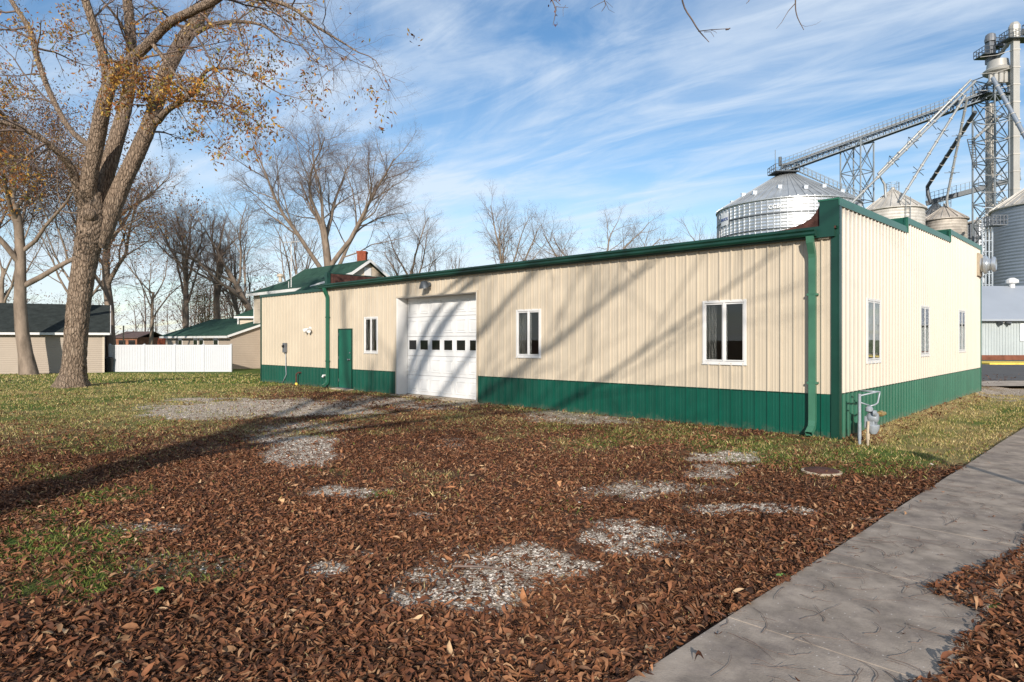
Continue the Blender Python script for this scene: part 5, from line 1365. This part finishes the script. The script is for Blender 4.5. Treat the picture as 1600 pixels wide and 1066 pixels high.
mb = MB(); mb.lathe((LX-.1, LD, zt_-2.4), [(0, 0), (.75, 0), (.75, 2.0), (.5, 2.5), (0, 2.5)], 8); mb.box((LX+1.2, LD-.4, zt_-1.6), (1.4, 0, 0), (0, .8, 0), (0, 0, .8)); mb.build('head', M['leg'], l2)
mb = MB(); mb.tube([W(1583, 58, LD), W(1553, 98, TD)], .28, 10); mb.build('transfer_spout', M['spout'], l2)

# inclined conveyor from the tower to the big bin
cv = empty('conveyor_bridge', W(1380, 220, 104), 'long inclined conveyor bridge with handrails running from the tower to the big shiny bin', 'conveyor')
a_, b_ = Vector((bx_(1226, 109), 109, H0+(HZ-262)/FPX*109)), Vector((bx_(1540, 100), 100, H0+(HZ-148)/FPX*100))
dv = (b_-a_); sd_ = dv.cross(UZ).normalized(); a0_ = a_-dv*.02
M['bridge'] = mat('bridge_steel', (.12, .145, .17), .55, .4, .3, var=.2)
mb = MB()
for o_ in (-.7, .7):
    for h in (-.75, .15): mb.beam(a0_+sd_*o_+UZ*h, b_+sd_*o_+UZ*h, .16)
    for k in range(36): q0, q1 = a0_.lerp(b_, k/36), a0_.lerp(b_, (k+1)/36); mb.beam(q0+sd_*o_-UZ*.75, q0+sd_*o_+UZ*.15, .09); mb.beam(q0+sd_*o_-UZ*.75, q1+sd_*o_+UZ*.15, .08)
for k in range(37): q = a0_.lerp(b_, k/36); mb.beam(q-sd_*.7-UZ*.75, q+sd_*.7-UZ*.75, .09)
mb.build('truss', M['bridge'], cv)
mb = MB(); mb.beam(a0_+UZ*.45, b_+UZ*.45, .5, .4); mb.build('trough', M['grey_dark'], cv)
mb = MB(); mb.beam(a0_+sd_*.95+UZ*.05, b_+sd_*.95+UZ*.05, .7, .08); mb.beam(a0_+sd_*.0-UZ*.72, b_-UZ*.72, 1.3, .06)
for o_ in (1.3, -.8):
    for h in (.75, 1.35): mb.beam(a0_+sd_*o_+UZ*h, b_+sd_*o_+UZ*h, .06)
    for k in range(50): q = a0_.lerp(b_, k/49)+sd_*o_; mb.beam(q+UZ*.1, q+UZ*1.35, .05)
mb.build('walkway', M['bridge'], cv)
mb = MB(); platform(mb, (a_.x-.2, a_.y, a_.z-.9), 4.0, 3.4); mb.lathe((a_.x-.9, a_.y-.3, a_.z+.2), [(0, 0), (.28, 0), (.28, 1.5), (0, 1.6)], 8); mb.tube([(a_.x, a_.y, a_.z-.6), (a_.x, a_.y, 30.3)], .45, 10); mb.tube([(a_.x-1.6, a_.y, a_.z-.9), (a_.x-1.6, a_.y, a_.z+3.0)], .05, 5); mb.build('discharge_head', M['grey_dark'], cv)
sx_ = empty('support_tower', (bx_(1340, 106), 106, 0), 'square cross-braced support tower under the middle of the long conveyor', 'tower')
mb = MB(); lattice(mb, bx_(1339, 106), 106, 3.5, 0, H0+(HZ-224)/FPX*106, 4.6, .12, .5); mb.build('frame', M['steel'], sx_)
# lower conveyor on the right
lc = empty('conveyor_bridge', W(1510, 297, 112), 'short lower conveyor with handrails running behind the tower legs', 'conveyor')
p0, p1 = W(1447, 318, 114), W(1594, 278, 108); mb = MB(); mb.beam(p0, p1, .8, .8); mb.build('trough', M['grey_dark'], lc)
mb = MB()
for h in (1.0, 1.7): mb.beam(p0+UZ*h, p1+UZ*h, .06)
for k in range(22): q = p0.lerp(p1, k/21); mb.beam(q, q+UZ*1.7, .06)
mb.build('walkway', M['steel'], lc)
# spouts fanning out from the distributor
SP = [('two-part spout running far left from the distributor to beyond the parapet', (1524, 127), (1326, 322), 2.4, 97, 94, 'spout', .18, 1),
      ('upper of the two parallel spouts reaching down left from the distributor', (1517, 125), (1372, 272), 2.4, 98.5, 99, 'spout', .18, 0),
      ('steep spout ending between the two older bins', (1508, 150), (1406, 314), 2.4, 98, 96, 'spout', .18, 1),
      ('dark spout with an elbow over the rusty bins', (1524, 175), (1449, 292), 2.4, 97, 112, 'grey_dark', .30, 0),
      ('nearly upright spout dropping to the rust-stained bin', (1511, 155), (1479, 312), 2.4, 97, 103, 'spout', .18, 1),
      ('blue-grey spout running down to the right edge from the distributor', (1551, 122), (1625, 255), 2.4, 97, 90, 'galv_blue', .30, 0),
      ('short pale spout crossing the tower frame to its ladder', (1568, 178), (1522, 217), 2.4, 99, 97, 'spout', .18, 0),
      ('low thin spout sloping down to the eave of the blue-grey bin', (1572, 308), (1527, 350), 2.4, 92, 94, 'spout', .18, 0)]
for lb, pa, pb, _, Da, Db, mm, r, star in SP:
    pA, pB = W(*pa, Da), W(*pb, Db); s_ = empty('grain_spout', pB, lb, 'spout', 'grain spouts of the elevator')
    mb = MB(); tail = [pB]
    if mm == 'grey_dark': tail = [pB, pB+Vector((.1, 0, -1.3)), pB+Vector((.5, 0, -2.6))]
    elif 'upright' in lb: tail = [pB, pB+Vector((.2, 0, -1.2))]
    elif 'upper' in lb: tail = [pB, pB+Vector((1.0, 0, -1.6)), pB+Vector((1.2, 0, -3.8))]
    mb.tube([pA]+tail, r, 12)
    pp = mb.build('pipe', M[mm], s_, smooth='auto')
    d = (pB-pA)
    for k in range(1, 9): q = pA+d*k/9; mb = MB(); mb.lathe(q, [(0, -.06), (r+.07, -.06), (r+.07, .06), (0, .06)], 12, d.normalized()); mb.build('flange', M['galv_old'], s_)
    if star:
        mb = MB(); dn = d.normalized(); x = dn.cross(UZ).normalized(); y = x.cross(dn)
        for k in ((.35, .5, .65, .86) if '\x66ar left' in lb else (.35, .72)):
            q = pA+d*k; L_ = 1.1
            ps = [q+x*L_, q+y*L_, q-x*L_, q-y*L_]
            for i in range(4): mb.beam(q, ps[i], .07)
            if k in (.5, .65):
                for i in (0, 1): mb.beam(ps[i], ps[i+1], .05)
        mb.build('truss_star', M['grey_dark'], s_)
# elbows of the distributor
for k in range(7):
    a = R(200+k*26); q = Vector((TX-.1+1.5*math.cos(a), TD-1.6+1.3*math.sin(a), zh-1.0)); mb = MB(); mb.tube([q, q-UZ*1.1, q-UZ*1.6+Vector((math.cos(a)*.3, 0, 0))], .33, 10); mb.build('elbow', M['leg'], tw_, smooth='auto')
# rail cage and ladder beside the blue-grey bin
lt = empty('ladder_tower', (bx_(1541, 80), 80, 0), 'pale galvanised ladder tower beside the blue-grey bin', 'ladder')
mb = MB()
for px in (1535, 1540, 1545.5, 1550.5): mb.beam(W(px, 590, 80), W(px, 342, 80), .13)
for k in range(12): z = 3+k*1.15*1.2; mb.beam((bx_(1535, 80), 80, z), (bx_(1550.5, 80), 80, z), .09)
mb.build('frame', M['galv'], lt)
mb = MB(); platform(mb, W(1556, 352, 79), 1.8, 1.4); mb.build('landing', M['grey_metal'], lt)
# ladder on the pale bin
mb = MB(); f0 = c2_+Vector((-.6, -5.35, 0))
f0 = c2_+Vector((-.4, -B2['r']-.25, 0))
for o_ in (-.35, .35): mb.beam(f0+Vector((o_, 0, 3)), f0+Vector((o_, 0, 23.0)), .08)
for k in range(30): mb.beam(f0+Vector((-.35, 0, 4+k*.62)), f0+Vector((.35, 0, 4+k*.62)), .05)
mb.build('ladder', M['steel'], B2)
for bb, cc_, zz_ in ((B2, c2_, 25.0), (B3, c3_, 23.3)):
    mb = MB(); q = cc_+UZ*zz_
    for k in range(8):
        a = k*math.pi/4; p = q+Vector((math.cos(a)*.9, math.sin(a)*.9, -.2)); a2 = (k+1)*math.pi/4; p2 = q+Vector((math.cos(a2)*.9, math.sin(a2)*.9, -.2)); mb.beam(p, p+UZ*1.3, .05); mb.beam(p+UZ*1.3, p2+UZ*1.3, .05); mb.beam(p+UZ*.7, p2+UZ*.7, .04)
    mb.build('peak_railing', M['steel'], bb)

for q__ in (B2, B3, B4, B5, B6, B7): del q__['r']
# grey steel building across the street
def grey_building():
    D = 52; x0 = bx_(1500, D); x1 = x0+34; e = H0+(HZ-500)/FPX*D; rz = H0+(HZ-447)/FPX*(D+5.5); dp = 11
    b = empty('warehouse', (x0+10, D+dp/2, 0), 'low grey steel warehouse with a pale roof across the street at the right edge', 'building')
    mb = MB()
    def Pf(s, h, z): return Vector((x0+s, D-h*1.6, z))
    k0 = 0; ribwall(mb, Pf, 0, 34, lambda s: .38, lambda s: e, (), 0)
    mb.box((x0, D+.05, -.2), (.05, 0, 0), (0, dp, 0), (0, 0, e+.2)); mb.build('wall', M['greywall'], b)
    mb = MB(); mb.box((x0, D-.06, -.1), (34, 0, 0), (0, .1, 0), (0, 0, .50)); mb.build('base_panel', M['mulch'], b)
    mb = MB(); roof_slab(mb, [(x0-.3, D-.35, e+.05), (x1, D-.35, e+.05), (x1, D+dp/2, rz), (x0-.3, D+dp/2, rz)], .08); roof_slab(mb, [(x1, D+dp+.35, e+.05), (x0-.3, D+dp+.35, e+.05), (x0-.3, D+dp/2, rz), (x1, D+dp/2, rz)], .08)
    mb.add([(x0+.01, D, e), (x0+.01, D+dp, e), (x0+.01, D+dp/2, rz-.1)], [(0, 1, 2)]); mb.build('roof', M['greyroof'], b)
    mb = MB(); mb.box((x0-.3, D-.37, e-.10), (34, 0, 0), (0, -.12, 0), (0, 0, .16)); mb.build('gutter', M['greyroof'], b)
    mb = MB(); sx = bx_(1593, D); mb.box((sx, D-.07, H0+(HZ-533)/FPX*D), (2.6, 0, 0), (0, -.03, 0), (0, 0, 1.42)); sg = mb.build('sign', M['white_flat'], b)
    mb = MB(); zc_ = H0+(HZ-524.3)/FPX*D; mb.add([(sx+.22, D-.105, zc_), (sx+.55, D-.105, zc_+.09), (sx+.55, D-.105, zc_+.035), (sx+1.3, D-.105, zc_+.035), (sx+1.3, D-.105, zc_-.035), (sx+.55, D-.105, zc_-.035), (sx+.55, D-.105, zc_-.09)], [(0, 6, 5, 4, 3, 2, 1)]); mb.build('arrow', M['black'], sg)
    fx_ = bx_(1566, D); zf = H0+(HZ-502.5)/FPX*D; mb = MB(); mb.lathe((fx_, D-.05, zf), [(0, 0), (.12, 0), (.12, .12), (0, .12)], 10, (0, -1, 0)); fo_ = mb.build('floodlight', M['white'], b)
    for dr in (-1, 1): mb = MB(); mb.lathe((fx_+dr*.1, D-.18, zf-.02), [(0, 0), (.07, 0), (.17, .32), (.19, .4), (0, .36)], 12, Vector((dr, -.5, -.45)).normalized()); mb.build('lamp_head', M['grey_dark'], fo_)
    mb = MB(); vx = bx_(1578.5, D+5.5); mb.lathe((vx, D+5.3, rz-.2), [(0, 0), (.22, 0), (.22, .35), (.5, .45), (.5, .7), (.2, .9), (0, .9)], 12); mb.build('roof_vent', M['white'], b)
grey_building()

# ------------------------------------------------------------------ litter on the ground: dead leaves, stones, grass
def scatter(y0, y1, dens, seed, ext=1.2):
    """random points of the yard in front of the viewpoint, dens per square metre"""
    rs = np.random.RandomState(seed); xm = .84*y1+ext; n = int(dens*(y1-y0)*2*xm)
    x = rs.uniform(-xm, xm, n); y = rs.uniform(y0, y1, n); k = np.abs(x) < .84*y+ext
    return x[k], y[k], rs
def inside_building(s, t): return (s > -.02) & (s < SE+.02) & (t > -.02) & (t < TE)
def ground_at(x, y):
    return gz(x, y)+.018*(fbm(x, y, 4, 3, 9)-.5)*fields(x, y)[3]
LEAFC = np.array([(.155, .068, .034), (.110, .046, .025), (.21, .105, .055), (.070, .032, .020), (.18, .080, .042), (.27, .160, .090), (.130, .072, .045), (.04, .022, .016), (.12, .050, .028), (.36, .25, .15)])
LEAFP = np.array([.19, .18, .13, .12, .12, .06, .08, .06, .05, .01])
LV, LF, LCOL, lbase = [], [], [], 0
def leaves(x, y, rs, ns, size, lift, tilt=.30):
    """ns segments along each leaf, two halves folded at the midrib"""
    global lbase
    n = len(x)
    if n == 0: return
    z = ground_at(x, y)
    q_ = (x-w0.x)*wp.x+(y-w0.y)*wp.y; z = np.where((q_ > -.01) & (q_ < WW+.02), .040, z+.055*sst(.30, .0, q_-WW)*(q_ > .5)+.035*sst(-.18, 0, q_)*(q_ < .5))
    L = size*np.clip(rs.lognormal(-.08, .38, n), .35, 1.9); w = L*rs.uniform(.17, .42, n); th = rs.uniform(0, 2*np.pi, n)
    curl = rs.normal(0, .85, n); bend = rs.normal(0, 1.0, n); fold = rs.uniform(.0, .8, n); tx = rs.normal(0, tilt, n); roll = rs.normal(0, tilt*1.2, n)
    u = np.linspace(-.5, .5, ns+1)
    prof = np.array([0, .75, 1, .85, .0]) if ns == 4 else (np.array([.0, 1, .0]) if ns == 2 else np.array([.3, .3]))
    if ns == 2: prof = np.array([.12, 1, .12])
    hw = w[:, None]*prof[None]*.5
    # midline: curls upward, swings sideways
    mx_ = L[:, None]*u[None]; ms = bend[:, None]*L[:, None]*(u[None]**2)*.9; mz = curl[:, None]*L[:, None]*(u[None]**2)*.95
    cols_ = []
    pts = []
    for sd in (-1, 0, 1):
        lx = mx_; ly = ms+sd*hw; lz = mz+abs(sd)*hw*fold[:, None]*1.2
        # roll and pitch, then turn
        cy, sy = np.cos(roll)[:, None], np.sin(roll)[:, None]; ly2 = ly*cy-lz*sy; lz2 = ly*sy+lz*cy
        cp, sp__ = np.cos(tx)[:, None], np.sin(tx)[:, None]; lx2 = lx*cp-lz2*sp__; lz3 = lx*sp__+lz2*cp
        c, s__ = np.cos(th)[:, None], np.sin(th)[:, None]
        pts.append(np.stack([x[:, None]+lx2*c-ly2*s__, y[:, None]+lx2*s__+ly2*c, lz3], -1))
    A = np.stack(pts, 2)                                   # n, ns+1, 3, 3
    low = A[..., 2].reshape(n, -1).min(1)
    A[..., 2] += (z-low*.9+rs.uniform(.0, lift, n))[:, None, None]
    k = (ns+1)*3; I = lbase+np.arange(n*k).reshape(n, ns+1, 3)
    F_ = np.concatenate([np.stack([I[:, :-1, j], I[:, :-1, j+1], I[:, 1:, j+1], I[:, 1:, j]], -1).reshape(-1, 4) for j in (0, 1)])
    ci = rs.choice(len(LEAFC), n, p=LEAFP/LEAFP.sum()); tone = (fbm(x, y, .5, 3, 55)-.5)*.6+1.0
    cc = LEAFC[ci]*np.array([1.16, 1.12, 1.08])*rs.uniform(.7, 1.3, (n, 1))*tone[:, None]
    LV.append(A.reshape(-1, 3)); LF.append(F_); LCOL.append(np.repeat(cc, k, 0)); lbase += n*k
for (ya, yb, dens, ns, size, lift, seed) in ((1.6, 4.2, 3000, 4, .051, .020, 1), (4.2, 6.5, 2800, 4, .047, .016, 2), (6.5, 9.5, 2300, 2, .046, .013, 3), (9.5, 14, 1300, 2, .052, .011, 4), (14, 20, 480, 2, .066, .010, 5), (20, 30, 60, 2, .08, .01, 6)):
    x, y, rs = scatter(ya, yb, dens, seed)
    g, gr, st, lf, s, t = fields(x, y)
    # the walk is bare except for a tongue of leaves and a ragged drift along both edges
    q = (x-w0.x)*wp.x+(y-w0.y)*wp.y; al = (x-w0.x)*wd.x+(y-w0.y)*wd.y
    wob = (fbm(al, q*0, 2.8, 4, 12)-.5)*.42
    tongue = np.clip((al-2.0)/.14, 0, 1)*np.clip((3.5-al)/1.35, 0, 1)**.9*.33
    onw = (q > .0+wob*.5) & (q < WW-.02+wob*.4-tongue)
    lf = np.where(onw, .002, lf)
    lf = np.where((q > WW+.01-tongue) & (al < 7.5), np.maximum(lf, .85), lf)
    lf = np.where(inside_building(s, t), 0, lf)
    lf = lf*np.clip(.55+fbm(x, y, 1.7, 3, 61)*.9, 0, 1)
    clump = 1.0
    k = rs.rand(len(x)) < lf*clump
    leaves(x[k], y[k], rs, ns, size, lift)
x, y, rs = scatter(2.4, 11, 3.0, 66); g, gr, st, lf, s, t = fields(x, y); k = (lf > .3) & ~inside_building(s, t) & ~on_walk(x, y); c0 = len(LCOL)
leaves(x[k], y[k], rs, 4, .075, .03); LCOL[c0] = LCOL[c0]*np.array([1.5, 1.6, 1.5])
V, F_, cc = np.concatenate(LV), np.concatenate(LF), np.concatenate(LCOL)
# leaves that lie on the slabs rest on their top
tag(np_mesh('dead_leaves', V, F_, M['leaf'], col=cc), kind='stuff')

def stones():
    base_ = np.array([(1, 0, 0), (0, 1, 0), (-1, 0, 0), (0, -1, 0), (0, 0, .8), (.6, .6, .45), (-.6, .6, .5), (-.6, -.6, .4), (.6, -.6, .5)])
    f = np.array([(0, 5, 8), (0, 1, 5), (1, 6, 5), (1, 2, 6), (2, 7, 6), (2, 3, 7), (3, 8, 7), (3, 0, 8), (5, 6, 4), (6, 7, 4), (7, 8, 4), (8, 5, 4)])
    VV, FF, CC, b = [], [], [], 0
    for ya, yb, dens, seed in ((2.5, 6.5, 1500, 31), (6.5, 11, 800, 32), (11, 18, 260, 33)):
        x, y, rs = scatter(ya, yb, dens, seed); g, gr, st, lf, s, t = fields(x, y)
        g = np.clip(g, 0, 1)**1.2*np.clip(.3+fbm(x, y, 3.0, 3, 17)*1.3, 0, 1)+.006*(y < 9)
        q = (x-w0.x)*wp.x+(y-w0.y)*wp.y
        edge = np.exp(-((q+.06)/.10)**2)*.10; onw = (q > 0) & (q < WW)
        p = np.where(onw, .004, np.maximum(g, edge)); p = np.where(inside_building(s, t), 0, p); k = rs.rand(len(x)) < p
        x, y = x[k], y[k]; n = len(x); onw = onw[k]; r = rs.lognormal(-4.75, .42, n); r = np.minimum(r, .028)*np.where(onw, .6, 1)
        z = ground_at(x, y)+np.where(onw, .036, 0)-r*.2
        sh = rs.uniform(.6, 1.3, (n, 9, 3)); th = rs.uniform(0, 6.28, n); A = base_[None]*sh*r[:, None, None]*np.array([1, 1, .8])
        c, s__ = np.cos(th)[:, None], np.sin(th)[:, None]; X = A[..., 0]*c-A[..., 1]*s__; Y = A[..., 0]*s__+A[..., 1]*c
        VV.append(np.stack([X+x[:, None], Y+y[:, None], A[..., 2]+z[:, None]], -1).reshape(-1, 3)); FF.append((f[None]+b+9*np.arange(n)[:, None, None]).reshape(-1, 3)); b += 9*n
        tone = rs.uniform(.22, .72, (n, 1)); CC.append(np.repeat(np.array([[1, .90, .79]])*tone, 9, 0))
    tag(np_mesh('gravel', np.concatenate(VV), np.concatenate(FF), M['stone'], col=np.concatenate(CC)), kind='stuff')
stones()

def grass():
    VV, FF, CC, b = [], [], [], 0
    for ya, yb, dens, h, wd_, seed in ((1.8, 5, 2400, .040, .0035, 41), (5, 9, 1700, .042, .0045, 42), (9, 15, 1500, .040, .0055, 43), (15, 24, 900, .042, .008, 44), (24, 40, 110, .06, .02, 45)):
        x, y, rs = scatter(ya, yb, dens, seed); g, gr, st, lf, s, t = fields(x, y)
        q = (x-w0.x)*wp.x+(y-w0.y)*wp.y; onw = (q > -.01) & (q < WW+.01)
        cl_ = np.clip((fbm(x, y, 5.0, 3, 71)-.32)*2.6, 0, 1)
        p = np.maximum(gr*.95, st*.75)*cl_+.012*(cl_ > .6); p = np.where(g > .6, p*.15, p)
        edge = np.exp(-((q+.05)/.07)**2)*.15*cl_; p = np.maximum(p, edge)
        street_ = (x > 13.5) & (y > 20.5); p = np.where(onw | inside_building(s, t) | street_, 0, p)
        k = rs.rand(len(x)) < p; x, y = x[k], y[k]; n = len(x); gr, st = gr[k], st[k]
        z = ground_at(x, y)-.004; th = rs.uniform(0, 6.28, n); H_ = h*rs.uniform(.5, 1.5, n); lean = rs.uniform(.1, 1.0, n)*H_; az = rs.uniform(0, 6.28, n); w_ = wd_*rs.uniform(.6, 1.3, n)
        dx, dy = np.cos(th)*w_, np.sin(th)*w_; lx, ly = np.cos(az)*lean, np.sin(az)*lean
        A = np.stack([np.stack([x-dx, y-dy, z], -1), np.stack([x+dx, y+dy, z], -1), np.stack([x+dx*.6+lx*.4, y+dy*.6+ly*.4, z+H_*.6], -1), np.stack([x+lx, y+ly, z+H_], -1)], 1)
        VV.append(A.reshape(-1, 3)); FF.append((np.array([[0, 1, 2, 3]])[None]+b+4*np.arange(n)[:, None, None]).reshape(-1, 4)); b += 4*n
        isg = rs.rand(n) < gr/(gr+st*.95+1e-6)
        G_ = np.array([(.125, .16, .03), (.19, .22, .045), (.08, .115, .022), (.28, .27, .08)])[rs.randint(0, 4, n)]; S_ = np.array([(.46, .36, .16), (.58, .47, .23), (.34, .23, .10), (.40, .32, .12)])[rs.randint(0, 4, n)]
        CC.append(np.repeat(np.where(isg[:, None], G_, S_)*rs.uniform(.75, 1.2, (n, 1)), 4, 0))
    tag(np_mesh('grass', np.concatenate(VV), np.concatenate(FF), M['blade'], col=np.concatenate(CC)), kind='stuff')
grass()

# thin stems and twigs lying on the walk
TWL = 'thin dark fallen twig lying on the grey concrete walk'
rt = random.Random(77); protos = []
for k in range(9):
    L = rt.uniform(.10, .34); n = 7; a = rt.gauss(0, .3); p = Vector((-L/2, 0, 0)); pts = [p.copy()]; cv_ = rt.gauss(0, .22)
    for i in range(n): a += cv_+rt.gauss(0, .10); p = p+Vector((math.cos(a), math.sin(a), 0))*L/n; pts.append(p+UZ*rt.uniform(0, .006))
    mb = MB(); r = rt.uniform(.0014, .0025); mb.tube(pts, [r*(1-.5*i/n) for i in range(n+1)], 5)
    if k % 3 == 0: q = pts[n//2]; mb.tube([q, q+Vector((math.cos(a+.8), math.sin(a+.8), 0))*L*.3], r*.7, 4)
    me = bpy.data.meshes.new('twig'); me.from_pydata(mb.v, [], mb.f); me.update(); me.materials.append(M['twig']); protos.append(me)
for k in range(170):
    al = 6.2*rt.random()**.9-.2 if k < 140 else rt.uniform(4, 10); q = rt.uniform(.02, WW-.03); p = w0+wd*al+wp*q
    o = bpy.data.objects.new('twig', protos[rt.randrange(9)]); C.objects.link(o); o.location = (p.x, p.y, .0445)
    o.rotation_euler = (0, 0, rt.gauss(-.35, .8)); sc_ = rt.uniform(.7, 1.5); o.scale = (sc_, sc_, 1)
    tag(o, TWL, 'twig', 'fallen twigs on the walk')
# a larger stick in the leaves and the broad green weed beside the walk
mb = MB(); mb.tube([(-.42, 4.55, .04), (-.2, 4.50, .055), (.02, 4.42, .05), (.22, 4.40, .04)], [.008, .007, .006, .003], 6); mb.tube([(-.2, 4.50, .05), (-.1, 4.60, .06)], [.004, .002], 5)
tag(mb.build('stick', M['twig']), 'dark stick lying across the pale gravel in the foreground', 'stick')
def weed(x, y, label, n=6, sz=.06):
    r_ = random.Random(int(x*100)); z = gzf(x, y); e = empty('weed', (x, y, z), label, 'weed')
    for k in range(n):
        a = k*6.28/n+r_.uniform(-.4, .4); L = sz*r_.uniform(.8, 1.3); d = Vector((math.cos(a), math.sin(a), 0)); t_ = Vector((-d.y, d.x, 0)); mb = MB(); o_ = Vector((x, y, z+.012))
        vs = []; 
        for i, (u, w_) in enumerate(((0, .08), (.3, .30), (.6, .40), (.85, .25), (1, .02))):
            c_ = o_+d*u*L+UZ*(.045*math.sin(u*2.4)); vs += [c_-t_*w_*L+UZ*.006, c_, c_+t_*w_*L+UZ*.006]
        mb.add(vs, [(3*i+j, 3*i+j+1, 3*i+3+j+1, 3*i+3+j) for i in range(4) for j in (0, 1)]); mb.build('leaf', M['weed'], e, smooth=True)
M['weed'] = mat('weed_leaf', (.16, .26, .06), .6, .3, var=.15, vscale=10)
q_ = W(1548, 948, 1); y_ = H0/(.948-.531); weed((1548-800)/1000*3.957, 3.957, 'bright green broad-leaved weed poking out of the leaves right of the walk', 7, .075)
weed((247-800)/1000*4.08, 4.08, 'small green seedling in the dead leaves at the lower left', 4, .04)
weed((1230-800)/1000*4.35, 4.40, 'small green weed at the left edge of the walk', 6, .05)
